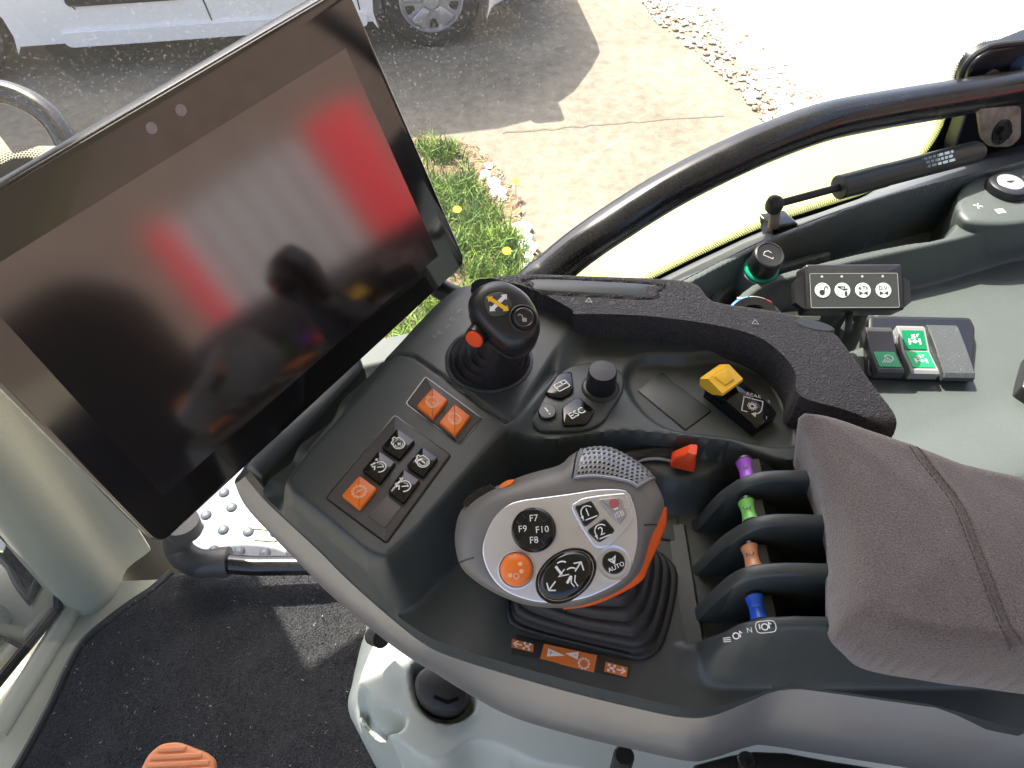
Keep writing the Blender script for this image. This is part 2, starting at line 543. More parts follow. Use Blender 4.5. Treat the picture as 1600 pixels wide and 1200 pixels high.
# silver side trim
tp = [(384, 742, .574), (412, 776, .566), (455, 817, .560), (500, 859, .554), (542, 901, .550), (600, 953, .546), (660, 1001, .541), (705, 1023, .540), (800, 1053, .539), (900, 1081, .539), (1000, 1105, .539), (1067, 1118, .539), (1112, 1116, .541), (1169, 1094, .548), (1206, 1079, .551), (1244, 1074, .553), (1300, 1080, .553), (1450, 1101, .553), (1640, 1126, .553)]
bp = [(368, 748, .545), (382, 786, .535), (430, 840, .525), (476, 888, .515), (507, 920, .508), (557, 962, .503), (605, 1000, .50), (650, 1032, .495), (725, 1080, .493), (800, 1120, .492), (900, 1150, .492), (989, 1171, .492), (1075, 1189, .492), (1112, 1185, .494), (1169, 1167, .50), (1199, 1165, .502), (1300, 1181, .502), (1450, 1205, .502), (1640, 1235, .502)]
T = crom([onZ(*p) for p in tp], 5)
B = crom([onZ(*p) for p in bp], 5)
rings = []
for a, b in zip(T, B):
    a, b = Vector(a), Vector(b)
    d = (b - a)
    out = Vector((d.y, 0, 0))
    nrm = Vector((-.35, -.75, -.1)).normalized()
    rings.append([a + nrm * -.004 + Vector((0, 0, -.0005)), a + nrm * .0012, a * .75 + b * .25 + nrm * .004, a * .5 + b * .5 + nrm * .005, a * .25 + b * .75 + nrm * .004, b, b + Vector((.002, .006, -.001)), b + Vector((.01, .03, 0))])
MB().loft(rings, cap0=False, cap1=False, closed=False).build('side_trim', MT['trim'], con, 50)
# black underside behind the trim
mb = MB()
under = [(520, 905), (640, 1000), (760, 1070), (900, 1120), (1040, 1150), (1130, 1155), (1220, 1135), (1300, 1140), (1640, 1180), (1640, 900), (1380, 780), (1220, 680), (900, 580), (700, 600), (520, 760)]
mb.prism(frZ(900, 900, .505), [frZ(900, 900, .505).px(u, v) for u, v in under], 0, .02)
mb.build('underside', MT['black'], con)
mb = MB()
lo = [(1085, 1196, .488), (1140, 1181, .488), (1180, 1172, .492), (1230, 1174, .492), (1300, 1187, .492), (1640, 1240, .492), (1640, 1400, .47), (1085, 1400, .47)]
f_ = frZ(1300, 1250, .487)
mb.prism(f_, [f_.loc(onZ(*p))[:2] for p in lo], -.02, .003, bev=.002)
mb.build('lower_cover', MT['black'], con)
mb = MB()
f_ = frZ(1166, 1191, .4905)
mb.lathe(f_, [(.006, -.004), (.006, .002), (.005, .0035), (.002, .0035), (.0018, .002), (.0001, .002)], 20)
mb.build('bolt', MT['steel'], con)

# dividers between the paddles
for L, (pl, y) in zip(fins[:3], FIN_PX[:3]):
    P = crom(L, 5) + [np.array((.235, L[-1][1]))]
    P = [np.array((P[0][0] - .012, P[0][1] - .016))] + P
    rings = []
    for x, z in P:
        rings.append([(x, y - .0045, .545), (x, y - .0042, z - .0022), (x, y - .0033, z - .0006), (x, y - .002, z), (x, y + .002, z), (x, y + .0032, z - .0006), (x, y + .004, z - .0022), (x, y + .0045, .545)])
    MB().loft(rings).build('divider', MT['plastic'], con, 50)
# sloping webs at the front of each bay
for i in range(4):
    y0 = FIN_PX[i][1]
    y1 = FIN_PX[i - 1][1] if i else .2800
    for kk in ([0] if i else []):
        mb = MB()
        xa = near[0][0] - .002
        mb.add([(xa - .004, y0, .5555), (xa - .004, y1, .5555), (xa + .006, y1, .5575), (xa + .006, y0, .5575), (xa + .014, y1, .5480), (xa + .014, y0, .5480), (xa + .006, y1, .545), (xa + .006, y0, .545)],
               [(0, 3, 2, 1), (3, 5, 4, 2), (5, 7, 6, 4), (0, 1, 6, 7)])
        mb.build('bay_sill', MT['plastic'], con)

# symbols on the near wall's top
f4 = FIN_PX[3][1]
def fin_frame(u, v, u2, v2):
    a, b = atY(u, v, f4), atY(u2, v2, f4)
    return Fr(a, b - a, (Vector((0, 1, 0)).cross(b - a)) * -1)
mb = MB()
for (u, v, u2, v2, kind) in [(1136, 1000, 1146, 995, 'bars'), (1150, 994, 1160, 988, 'ring'), (1171, 985, 1181, 981, 'N'), (1195, 980, 1205, 977, 'rings')]:
    w = onZ(u, v, float(np.interp(atY(u, v, f4).x, near[:, 0], near[:, 1])) + .0008)
    f = Fr(w, (1, 0, .25), (-.25, -.1, 1))
    if kind == 'N': mb.text(f, 'N', .0038, .0006)
    elif kind == 'bars':
        for q in (-.001, 0, .001): mb.stroke(f, [(-.002, q), (.002, q)], .0005, .0006)
    else:
        mb.stroke(f, circ(.0016, 14), .0006, .0006, closed=True)
        mb.stroke(f, [(.0022, -.001), (.0022, .0022), (.0034, .001)], .0006, .0006)
        if kind == 'rings':
            mb.stroke(f, [(-.0026, -.001), (-.0026, .0018)], .0006, .0006)
            mb.stroke(f, [(q[0] + .001, q[1]) for q in rounded([(-.0055, -.003), (.0045, -.003), (.0045, .003), (-.0055, .003)], .0025)], .0004, .0006, closed=True)
mb.build('lever_symbols', MT['white'], con)

# ---------------------------------------------------------------- button plates and push buttons
fd = frZ(650, 720, DECK, 690, 750)      # deck plane; x along the rows
def pq(fr, L, z=0): return [fr.px(u, v, z) for u, v in L]
for L in ([(665, 588), (754, 654), (719, 696), (633, 631)], [(617, 648), (706, 712), (604, 851), (508, 779)]):
    P = rounded(pq(fd, L), .0022)
    mb = MB()
    Q = [np.array(p) for p in P]
    A = sum(Q[i][0] * Q[(i + 1) % len(Q)][1] - Q[(i + 1) % len(Q)][0] * Q[i][1] for i in range(len(Q)))
    if A < 0: Q = Q[::-1]
    mb.prism(fd, Q, -.002, .0004, 1)
    mb.prism(fd, inset(Q, .0009), -.002, .0014, 0, bev=.0007)
    mb.build('button_plate', [MT['plate'], MT['gloss']], con)

def icon_engine(mb, f, s, inner, mat=0, z=0):
    w = .085 * s
    out = [(-.55, .10), (-.42, .30), (-.12, .36), (-.12, .48), (.16, .46)]
    mb.stroke(f, [(x * s, y * s) for x, y in [(-.18, -.36), (-.42, -.26), (-.46, .0), (-.60, .02), (-.60, .2), (-.42, .2), (-.30, .40), (.06, .40)]], w, z, mat)
    mb.stroke(f, [(x * s, y * s) for x, y in arc(.40, 100, -160, 18, .1, -.02)], w, z, mat)
    mb.stroke(f, [(x * s, y * s) for x, y in arc(.27, 60, -130, 14, .1, -.02)], w * .8, z, mat)
    if inner == '+':
        mb.stroke(f, [(-.06 * s, 0), (.26 * s, 0)], w * 1.3, z, mat); mb.stroke(f, [(.1 * s, -.16 * s), (.1 * s, .16 * s)], w * 1.3, z + .00003, mat)
    elif inner == '-':
        mb.stroke(f, [(-.06 * s, 0), (.26 * s, 0)], w * 1.3, z, mat)
    else:
        mb.text(f, inner, s * .36, z, mat, cx=.1 * s, cy=-.01 * s)
def icon_gauge(mb, f, s, sign, mat=0, z=0):
    w = .09 * s
    mb.stroke(f, [(x * s, y * s) for x, y in arc(.42, 165, -60, 16, .08, -.02)], w, z, mat)
    mb.stroke(f, [(x * s, y * s) for x, y in arc(.26, 150, 20, 4, .08, -.02)], w * .6, z, mat)
    mb.stroke(f, [(-.05 * s, -.16 * s), (.24 * s, .14 * s)], w, z + .00003, mat)
    mb.stroke(f, [(-.5 * s, -.3 * s), (-.4 * s, .05 * s)], w * 1.4, z, mat)
    mb.stroke(f, [(-.35 * s, -.36 * s), (-.22 * s, -.2 * s), (-.02 * s, -.44 * s)], w, z, mat)
    mb.stroke(f, [(-.62 * s, .28 * s), (-.4 * s, .28 * s)], w, z, mat)
    if sign == '+': mb.stroke(f, [(-.51 * s, .17 * s), (-.51 * s, .39 * s)], w, z + .00003, mat)
def icon_gear(mb, f, s, mat=0, z=0, teeth=12, inner=True):
    P = []
    for k in range(teeth * 2):
        for h in (0, 1):
            r = .5 if k % 2 == 0 else .38
            a = 2 * math.pi * (k + h * .8) / (teeth * 2)
            P.append((r * s * math.cos(a), r * s * math.sin(a)))
    mb.stroke(f, P, .07 * s, z, mat, closed=True)
    if inner:
        mb.stroke(f, [(-.12 * s, -.2 * s), (.0, .0), (-.1 * s, .02 * s), (.1 * s, .22 * s)], .08 * s, z, mat)
BT = [([(676, 607), (700, 626), (676, 655), (651, 635)], 'orange', ('e', '-')), ([(710, 632), (735, 651), (711, 682), (686, 661)], 'orange', ('e', 'M')),
      ([(621, 670), (649, 690), (624, 719), (596, 700)], 'gloss', ('e', '+')), ([(660, 699), (685, 717), (661, 747), (635, 729)], 'gloss', ('e', '-')),
      ([(592, 705), (619, 724), (594, 757), (566, 736)], 'gloss', ('g', '+')), ([(630, 734), (657, 752), (631, 787), (606, 769)], 'gloss', ('g', '-')),
      ([(562, 744), (589, 764), (562, 797), (534, 775)], 'orange', ('w', '')), ([(605, 772), (627, 791), (601, 824), (574, 804)], 'plate', None)]
NM = {('e', '-'): 'engine outline with a minus', ('e', 'M'): 'engine outline with a letter', ('e', '+'): 'engine outline with a plus', ('g', '+'): 'speed gauge with a plus', ('g', '-'): 'speed gauge with a minus', ('w', ''): 'gear wheel'}
for L, mt, ic in BT:
    P = pq(fd, L, .003)
    mb = MB()
    hz = .0042 if mt != 'plate' else .0019
    mb.prism(fd, rounded(P, .0012, 3), -.001, hz, bev=.0011 if mt != 'plate' else .0003)
    o = mb.build('push_button', MT[mt], con, 30)
    if ic:
        o['label'] = ('orange' if mt == 'orange' else 'black') + ' push button with ' + NM[ic]
        cx, cy = np.mean(P, 0)
        ex = np.array(P[1]) - np.array(P[0])
        f = fd.at(cx, cy, hz + .00018, math.atan2(ex[1], ex[0]))
        mb = MB()
        s = .0088
        {'e': icon_engine, 'g': icon_gauge}.get(ic[0], lambda m, f, s, q: icon_gear(m, f, s))(mb, f, s, ic[1])
        mb.build('icon', MT['white'] if mt == 'gloss' else MT['orangeprint'], o)

# position symbols beside the small joystick
mb = MB()
for u, v, k in [(679, 526, 'B'), (688, 521, 'o'), (699, 510, 'N'), (707, 500, 'o'), (719, 488, 'oo')]:
    f = Fr(onZ(u, v, DECK), onZ(u + 8, v - 7, DECK) - onZ(u, v, DECK), (0, 0, 1))
    if k == 'N': mb.text(f, 'N', .0045, .0003)
    elif k == 'B':
        for q in (-.0012, 0, .0012): mb.stroke(f, [(-.001, q), (.001, q)], .0006, .0003)
        mb.stroke(f, [(-.001, -.0012), (-.001, .0012)], .0004, .0004)
    else:
        mb.stroke(f, circ(.0013, 12), .0005, .0003, closed=True)
        mb.stroke(f, [(-.002, .002), (.0005, .0016), (.0012, .003)], .0005, .0003)
        if k == 'oo': mb.stroke(f, circ(.0010, 12, .0024, .0008), .0005, .0003, closed=True)
mb.build('joystick_symbols', MT['dimprint'], con)

# ---------------------------------------------------------------- navigation island
fp = frZ(900, 620, PLAT, 930, 618)
mb = MB()
isl = crom(pq(fp, [(897, 571), (935, 566), (960, 573), (974, 590), (972, 612), (955, 640), (940, 660), (912, 672), (870, 674), (844, 672), (829, 657), (831, 636), (850, 612), (875, 584)], .002), 4, True)
mb.prism(fp, isl, -.002, .0026, bev=.0015)
mb.build('island_plate', MT['plastic'], con)
for L, nm in (([(872, 585), (893, 580), (897, 611), (876, 624), (851, 616)], 'menu'), ([(903, 620), (930, 642), (916, 664), (879, 666), (878, 637)], 'esc')):
    P = rounded(pq(fp, L, .004), .003)
    mb = MB(); mb.prism(fp, P, 0, .0052, bev=.0012)
    o = mb.build('menu_button', MT['gloss'], con); o['label'] = 'black angular button marked ' + ('ESC' if nm == 'esc' else 'with a window symbol')
    c = np.mean(pq(fp, L, .005), 0)
    mb = MB()
    f = fp.at(c[0], c[1], .0054, rad(28))
    if nm == 'esc': mb.text(f, 'ESC', .0072, 0, bold=.012)
    else:
        mb.stroke(f, rounded([(-.0045, -.0032), (.0045, -.0032), (.0045, .0032), (-.0045, .0032)], .001), .0008, 0, closed=True)
        mb.stroke(f, [(-.0045, .0004), (.0045, .0004)], .0008, .00003); mb.stroke(f, [(.001, .0004), (.001, .0032)], .0008, .00003)
    mb.build('icon', MT['white'], o)
c = fp.px(855, 644, .004)
f = fp.at(c[0], c[1], 0, rad(-65))
mb = MB(); mb.lathe(f, [(.0072, 0), (.0072, .002), (.0062, .0022)], 28, cap1=False); mb.lathe(f, [(.0060, .001), (.0060, .0045), (.0054, .0052)], 28)
o = mb.build('info_button', MT['gloss'], con)
mb = MB(); mb.stroke(f, [(-.0032, 0), (.0012, 0)], .0012, .0054); mb.stroke(f, [(.0022, 0), (.0034, 0)], .0012, .0054)
mb.build('icon', MT['white'], o)
c = fp.px(938, 607, .002)
f = fp.at(c[0], c[1], 0)
mb = MB()
mb.lathe(f, [(.0128, 0), (.0128, .003), (.0118, .004), (.0102, .0045), (.0095, .019), (.0088, .0205), (.0001, .0208)], 36)
mb.build('rotary_knob', MT['black'], con)
# blank cover in the tray
ft = frZ(1053, 628, .589, 1090, 655)
mb = MB()
P = pq(ft, [(1034, 583), (1112, 643), (1071, 674), (995, 611)])
mb.prism(ft, rounded(P, .001), -.002, .0004, 1)
Q = [np.array(p) for p in P]
A = sum(Q[i][0] * Q[(i + 1) % 4][1] - Q[(i + 1) % 4][0] * Q[i][1] for i in range(4))
mb.prism(ft, inset(Q if A > 0 else Q[::-1], .0006), -.002, .0009, 0, bev=.0003)
mb.build('blank_cover', [MT['plastic'], MT['gloss']], con)

# ---------------------------------------------------------------- yellow flap switch in the tray
fs = frZ(1150, 640, .589, 1190, 672)       # x runs down the wedge
a = fs.px(1096, 622); b = fs.px(1176, 683); c = fs.px(1214, 655)
wx0, wx1 = a[0], b[0]
wy0, wy1 = b[1], b[1] + .021
mb = MB()
prof = [(wx0, 0), (wx0, .010), (wx0 + .010, .013), (wx1 - .004, .011), (wx1, .0085), (wx1, 0)]
mb.loft([[fs.p(x, wy0, z) for x, z in prof], [fs.p(x, wy0 + .001, z + .0006) for x, z in prof], [fs.p(x, wy1 - .001, z + .0006) for x, z in prof], [fs.p(x, wy1, z) for x, z in prof]])
sw = mb.build('flap_switch', MT['gloss'], con, label='black wedge switch block marked REAR with a yellow flap')
mb = MB()
xm = wx0 + .0005
fl = [(xm - .004, .012), (xm - .005, .018), (xm + .001, .0235), (xm + .0145, .0205), (xm + .0150, .0185), (xm + .008, .013), (xm + .004, .012)]
yy = (wy0 - .0035, wy1 - .004)
rg = []
for k, y in enumerate((yy[0], yy[0] + .0009, yy[1] - .0009, yy[1])):
    g = 0 if k in (1, 2) else .0007
    cxm, czm = np.mean(fl, 0)
    rg.append([fs.p(cxm + (x - cxm) * (1 - g * 60), y, czm + (z - czm) * (1 - g * 60)) for x, z in fl])
mb.loft(rg)
n_ = Vector(fs.p(xm + .001, 0, .0235)) - Vector(fs.p(xm + .0145, 0, .0205))
fy = Fr(fs.p(xm + .0078, (yy[0] + yy[1]) / 2, .0222), -n_, fs.y.cross(-n_) * -1)
mb.prism(fy, rounded([(-.0055, -.0062), (.0035, -.0045), (.0035, .0045), (-.0055, .0062)], .001), -.001, .0009, bev=.0004)
o = mb.build('flap', MT['yellow'], sw, 30)
mb = MB()
tz = np.interp(wx1 - .0115, [wx0 + .01, wx1 - .004], [.013, .011]) + .0009
f = Fr(fs.p(wx1 - .0125, (wy0 + wy1) / 2 - .0005, tz), fs.y * 1.0, fs.n + fs.x * .06)
f = Fr(f.o, fs.y * .55 + fs.x * .83, f.n)
s = .0125
mb.stroke(f, [(-.15 * s, .5 * s), (-.5 * s, .5 * s), (-.5 * s, -.45 * s), (-.2 * s, -.45 * s)], .0008)
mb.stroke(f, [(-.1 * s, .5 * s), (.5 * s, .5 * s), (.5 * s, .1 * s)], .0008)
mb.stroke(f, [(x * s, y * s) for x, y in arc(.5, 10, -70, 8)], .0008)
mb.flat(f, [(.0 * s, -.5 * s), (.25 * s, -.32 * s), (.25 * s, -.66 * s)])
icon_gear(mb, f, s * .5, teeth=8, inner=False)
mb.stroke(f, circ(s * .13, 12), .001, 0, closed=True)
mb.text(f, 'REAR', .0042, 0, cy=.75 * s)
mb.text(f, '0', .0032, 0, cx=.8 * s, cy=.62 * s); mb.text(f, '1', .0032, 0, cx=.8 * s, cy=-.5 * s)
mb.build('symbol', MT['dimprint'], sw)

# ---------------------------------------------------------------- orange stickers in front of the main lever
fw = frZ(890, 1026, WELL, 980, 1047)
mb = MB(); mb.prism(fw, rounded(pq(fw, [(807, 992), (986, 1033), (982, 1061), (798, 1021)]), .001), -.001, .0008, bev=.0002)
mb.build('sticker_strip', MT['black'], con)
def arrow(mb, f, x, y, s, d):
    mb.stroke(f, [(x - d * s, y), (x + d * s * .8, y)], s * .35, 0)
    mb.stroke(f, [(x + d * s * .1, y + s * .75), (x + d * s, y), (x + d * s * .1, y - s * .75)], s * .35, .00003)
for L, k in (([(800, 998), (834, 1007), (833, 1019), (799, 1011)], 0), ([(850, 1006), (933, 1024), (928, 1050), (844, 1029)], 1), ([(946, 1034), (981, 1043), (979, 1058), (944, 1049)], 2)):
    P = pq(fw, L, .001)
    mb = MB(); mb.prism(fw, P, 0, .0012)
    o = mb.build('orange_sticker', MT['sticker'], con)
    c = np.mean(P, 0)
    f = fw.at(c[0], c[1], .0014)
    mb = MB()
    if k != 1:
        d = -1 if k == 0 else 1
        arrow(mb, f, d * .0028, 0, .0024, d)
        f2 = fw.at(c[0] - d * .0026, c[1], .0014)
        mb.flat(f2, [(-.0012, -.0007), (.0014, -.0007), (.0014, .0007), (-.0012, .0007)])
        for xx in (-.0016, .0016):
            mb.flat(f2, [(xx - .0007, -.0022), (xx + .0007, -.0022), (xx + .0007, -.0009), (xx - .0007, -.0009)])
            mb.flat(f2, [(xx - .0007, .0009), (xx + .0007, .0009), (xx + .0007, .0022), (xx - .0007, .0022)])
    else:
        mb.flat(f, [(-.0125, .0024), (-.0125, -.0026), (-.002, .0003)])
        mb.flat(f, [(.0052, .0046), (.0052, -.0002), (-.0024, .0016)])
        icon_gear(mb, f.at(.0092, -.0016), .0066, teeth=10, inner=False)
    mb.build('symbol', MT['white'], o)
    if k == 1:
        mb = MB()
        mb.text(f, '+', .004, .0002, cx=-.0105, cy=0); mb.text(f, '-', .005, .0002, cx=.0036, cy=.0020)
        mb.build('sign', MT['sticker'], o)
# small hatch right of the main lever
fh = frZ(1055, 822, WELL, 1060, 850)
mb = MB(); P = [np.array(p) for p in pq(fh, [(1030, 790), (1062, 798), (1056, 848), (1024, 842)])]
mb.prism(fh, P, -.001, .0006, 1); mb.prism(fh, inset(P[::-1] if True else P, .0007), -.001, .0012, 0, bev=.0003)
mb.build('hatch', [MT['plastic'], MT['gloss']], con)

# ---------------------------------------------------------------- padded hand rest along the far edge
rim_px = [(728, 447, .606), (745, 440, .617), (770, 435, .617), (820, 431, .617), (920, 434, .617), (1030, 439, .617), (1083, 446, .617), (1112, 474, .617), (1200, 489, .617), (1262, 503, .617), (1297, 522, .617), (1322, 552, .617), (1360, 607, .617), (1397, 660, .617), (1390, 674, .617), (1310, 664, .606), (1236, 651, .600), (1228, 620, .598), (1210, 590, .599), (1170, 560, .599), (1100, 541, .599), (1006, 528, .599), (930, 524, .599), (894, 524, .599), (890, 505, .606), (830, 474, .606), (770, 458, .606)]
rim_out = pxpoly(rim_px, n=4)
rim_top = pxpoly([(742, 444), (770, 438), (820, 433), (920, 436), (1030, 441), (1083, 449), (1110, 476), (1200, 491), (1262, 505), (1295, 523), (1320, 553), (1358, 607), (1391, 653), (1300, 637), (1246, 624), (1232, 592), (1205, 562), (1160, 533), (1100, 511), (975, 494), (892, 493), (830, 468), (775, 455)], .620, n=4)
strip_poly = pxpoly([(832, 436), (1024, 446), (1028, 458), (1020, 468), (930, 464), (840, 458), (830, 450)], .620, n=3)
def rim_z(X, Y, d):
    top = .6205 + .001 * sm((X - .02) / .15)
    dd, ins, _, _ = sdist(X, Y, rim_top)
    t = np.clip(1 - np.where(ins, 0, dd) / .0095, 0, 1)
    z = .598 + (top - .598) * np.sqrt(np.clip(1 - (1 - t) ** 2.4, 0, 1))
    dd, ins, _, _ = sdist(X, Y, strip_poly)
    z = z - .0016 * np.exp(-(dd / .0009) ** 2)
    return z
rim = hfield('hand_rest', rim_out, .0014, rim_z, MT['leather'], con, skirt=.59, label='black grained padded hand rest along the far edge')
fr_ = frZ(930, 450, .6195, 1000, 454)
mb = MB(); Q = [np.array(p) for p in crom(pq(fr_, [(836, 438), (930, 441), (1022, 447), (1026, 457), (1018, 465), (930, 461), (842, 456), (834, 447)]), 4, True)]
mb.prism(fr_, Q, -.004, .0015, bev=.001); mb.build('inlay_strip', MT['plastic'], rim)
for u, v in ((920, 469), (1180, 503)):
    mb = MB(); f = frZ(u, v, .6222, u + 10, v + 1)
    mb.stroke(f, [(-.0022, -.0018), (.0022, -.0018), (0, .0024)], .0006, 0, closed=True)
    mb.build('triangle_mark', MT['dimprint'], rim)
mb = MB(); f = frZ(1272, 509, .6208, 1300, 515)
mb.lathe(f, [(.011, -.006), (.011, .0), (.010, .001), (.0001, .001)], 24, sx=1.25, sy=.42); mb.build('end_cap', MT['plastic'], rim)

# =================================================================== upholstered arm pad
pad_px = [(1241, 668, .628), (1264, 657, .634), (1300, 660, .636), (1400, 690, .638), (1500, 721, .64), (1680, 782, .642), (1700, 1105, .605), (1600, 1086, .605), (1450, 1066, .605), (1350, 1047, .605), (1318, 1020, .607), (1296, 988, .610), (1291, 930, .612), (1288, 850, .614), (1274, 780, .618), (1252, 710, .622)]
pad_out = pxpoly(pad_px, n=5)
st1 = pxpoly([(1424, 702, .644), (1442, 726, .646), (1490, 790, .648), (1530, 890, .648), (1556, 985, .64), (1553, 1030, .625)], n=6, closed=False)
st1 = [tuple(q) for q in crom([(onZ(*p).x, onZ(*p).y) for p in [(1424, 702, .644), (1442, 726, .646), (1490, 790, .648), (1530, 890, .648), (1556, 985, .64), (1553, 1030, .625)]], 6)]
def pad_z(X, Y, d):
    e = 1 - np.clip(d / .0125, 0, 1)
    zb = .606 + .030 * sm((Y - .145) / .14)
    z = zb + (.647 - zb) * np.sqrt(np.clip(1 - e ** 2.4, 0, 1)) + .004 * sm(d / .05)
    ds = pdist(X, Y, st1)
    z = z - .0014 * np.exp(-(ds / .0016) ** 2) + .0006 * np.exp(-((ds - .0032) / .002) ** 2)
    return z + .0003 * np.sin(X * 210) * np.sin(Y * 170 + 1)
pad = hfield('arm_pad', pad_out, .0016, pad_z, MT['fabric'], None, skirt=.600, under=.09, label='brownish grey fabric arm pad with a double stitched seam, at the right edge', cat='arm pad')
mb = MB()
S = np.array(st1)
for side in (-1, 1):
    acc = 0
    for i in range(len(S) - 1):
        a, b = S[i], S[i + 1]
        t = (b - a) / np.linalg.norm(b - a)
        n = np.array((-t[1], t[0])) * side * .0024
        L = np.linalg.norm(b - a)
        s_ = 0
        while s_ < L:
            p = a + t * s_ + n
            q = p + t * .0022
            xy = np.array([p, q])
            d, _, _, _ = sdist(xy[:, 0], xy[:, 1], pad_out)
            z = pad_z(xy[:, 0], xy[:, 1], d)
            mb.tube([(p[0], p[1], z[0] + .0001), ((p[0] + q[0]) / 2, (p[1] + q[1]) / 2, (z[0] + z[1]) / 2 + .0004), (q[0], q[1], z[1] + .0001)], .00035, 4)
            s_ += .0034
mb.build('stitching', MT['thread'], pad)

# =================================================================== four finger paddles
PD = [('purple', 1166, 737, .2675, '4', 'farthest from the trim, next to the tray'), ('green', 1170, 801, .2375, '3', 'second from the tray'), ('brown', 1175, 873, .2070, '2', 'third from the tray'), ('blue', 1183, 953, .1785, '1', 'nearest the silver trim')]
for cn, u, v, y, num, lab in PD:
    p = atY(u, v, y)
    nm = {'brown': 'tan'}.get(cn, cn)
    t = thing('finger_paddle', (p.x + .02, y, .55), '%s finger paddle numbered %s between console dividers, %s' % (nm, num, lab), 'lever', 'finger paddles')
    f = Fr(p, (1, 0, 0), (0, 1, 0))          # axis across the bay
    mb = MB()
    mb.lathe(f, [(.0049, -.0068), (.0042, -.004), (.0039, 0), (.0042, .004), (.0049, .0068)], 20, sx=1.05, sy=1.3)
    cap = mb.build('cap', MT[cn], t)
    mb = MB()
    mb.lathe(f, [(.0038, -.0090), (.0050, -.0082), (.0051, -.0068)], 20, sx=1.05, sy=1.3)
    mb.lathe(f, [(.0051, .0068), (.0050, .0082), (.0038, .0090)], 20, sx=1.05, sy=1.3)
    mb.build('cap_ends', MT['black'], t)
    mb = MB()
    pr = [(.002, .004), (.008, .0045), (.020, -.006), (.028, -.024), (.030, -.046), (.012, -.046), (.010, -.02), (.001, -.008)]
    mb.loft([[(p.x + a, yy, p.z + b) for a, b in pr] for yy in (y - .0065, y - .0055, y + .0055, y + .0065)])
    mb.build('arm', MT['black'], t)
    mb = MB()
    fn = Fr(p + Vector((-.0022, 0, .0051)), (0, 1, 0), (-.35, 0, 1))
    fn = Fr(fn.o, (0, -1, 0), fn.n)
    mb.text(fn, num, .0066, .0004)
    mb.build('number', MT['blackprint'] if cn != 'blue' else MT['blueband'], cap)

# =================================================================== orange slide lever
p = onZ(1066, 720, .590)
t = thing('slide_lever', (p.x, p.y, .575), 'small orange red slide lever in a curved slot behind the main lever', 'lever')
f = frZ(1066, 722, .583, 1096, 726)
mb = MB()
base = [(-.0075, -.0052), (.0078, -.0068), (.0085, .0062), (-.0075, .0045)]
mid = [(-.0060, -.0042), (.0066, -.0056), (.0074, .0052), (-.0050, .0038)]
top = [(.0005, -.0040), (.0066, -.0046), (.0072, .0046), (.0015, .0040)]
mb.loft([[f.p(x, y, 0) for x, y in rounded(base, .002)], [f.p(x, y, .004) for x, y in rounded(base, .002)], [f.p(x, y, .008) for x, y in rounded(mid, .002)], [f.p(x, y, .0145) for x, y in rounded(top, .0015)], [f.p(x * .9 + .0004, y * .85, .0155) for x, y in rounded(top, .0015)]])
mb.build('grip', MT['red'], t, 25)
L = crom([onZ(985, 726, .5815), onZ(1005, 718, .5815), onZ(1030, 717, .5815), onZ(1052, 721, .5815)], 5)
mb = MB(); mb.tube(L, .0011, 8); mb.build('slot_edge', MT['dimprint'], t)
mb = MB(); mb.tube(crom([onZ(975, 722, .580), onZ(1005, 710, .580), onZ(1040, 708, .580), onZ(1085, 716, .580)], 5), .0055, 10); mb.build('slot_brush', MT['rubber'], t)
# =================================================================== main multifunction lever
NF = Vector((-.10, -.40, .91)).normalized()
LC = onZ(880, 832, .632)
ff = Fr(LC, (1, .0, .11), NF)
main = thing('multifunction_lever', onZ(930, 950, WELL), 'large grey multifunction drive lever with silver button face and black gaiter', 'lever')
face_px = [(755, 870), (756, 845), (770, 812), (792, 790), (814, 782), (850, 777), (888, 772), (935, 765), (971, 765), (984, 773), (994, 804), (996, 845), (991, 872), (982, 897), (957, 916), (916, 934), (874, 941), (836, 940), (792, 925), (767, 900)]
sil_px = [(712, 850), (713, 826), (719, 803), (734, 785), (770, 764), (825, 742), (874, 728), (894, 711), (913, 703), (935, 700), (957, 703), (984, 717), (1015, 741), (1031, 768), (1038, 790), (1029, 815), (1015, 848), (1001, 892), (971, 921), (921, 943), (880, 950), (825, 946), (778, 929), (742, 907), (720, 884)]
def resample(P, n, start):
    P = np.array(P, float)
    c = P.mean(0) if start is None else np.array(start)
    Q = np.vstack([P, P[:1]])
    ang = np.unwrap(np.arctan2(Q[:, 1] - c[1], Q[:, 0] - c[0]))
    if ang[-1] < ang[0]:
        Q, ang = Q[::-1], ang[::-1]
    out = []
    for k in range(n):
        t = 2 * math.pi * k / n
        while t < ang[0]: t += 2 * math.pi
        while t > ang[-1]: t -= 2 * math.pi
        out.append((np.interp(t, ang, Q[:, 0]), np.interp(t, ang, Q[:, 1])))
    return np.array(out)
NS = 96
fc = np.array(ff.px(880, 840))
face2 = resample(crom([ff.px(u, v) for u, v in face_px], 6, True), NS, fc)
TS = -.020
sil2 = resample(crom([ff.px(u, v, TS) for u, v in sil_px], 6, True), NS, fc)
bc = fc + np.array((.010, .004))
def ring(t, k):
    """cross-sections of the head from the face (t=0) to its underside"""
    if t >= TS:
        q = (-t) / (-TS)
        w = math.sqrt(max(0, 1 - (1 - q) ** 2.2))
        return face2 * (1 - w) + sil2 * w
    q = (TS - t) / .050
    w = math.sqrt(max(0, 1 - min(1, q) ** 2.0))
    return bc + (sil2 - bc) * (.45 + .55 * w)
TT = [0, -.0006, -.0018, -.0035, -.006, -.009, -.0125, -.016, -.020, -.025, -.030, -.037, -.044, -.051, -.058, -.066]
rings = [[ff.p(x, y, t) for x, y in ring(t, 0)] for t in TT]
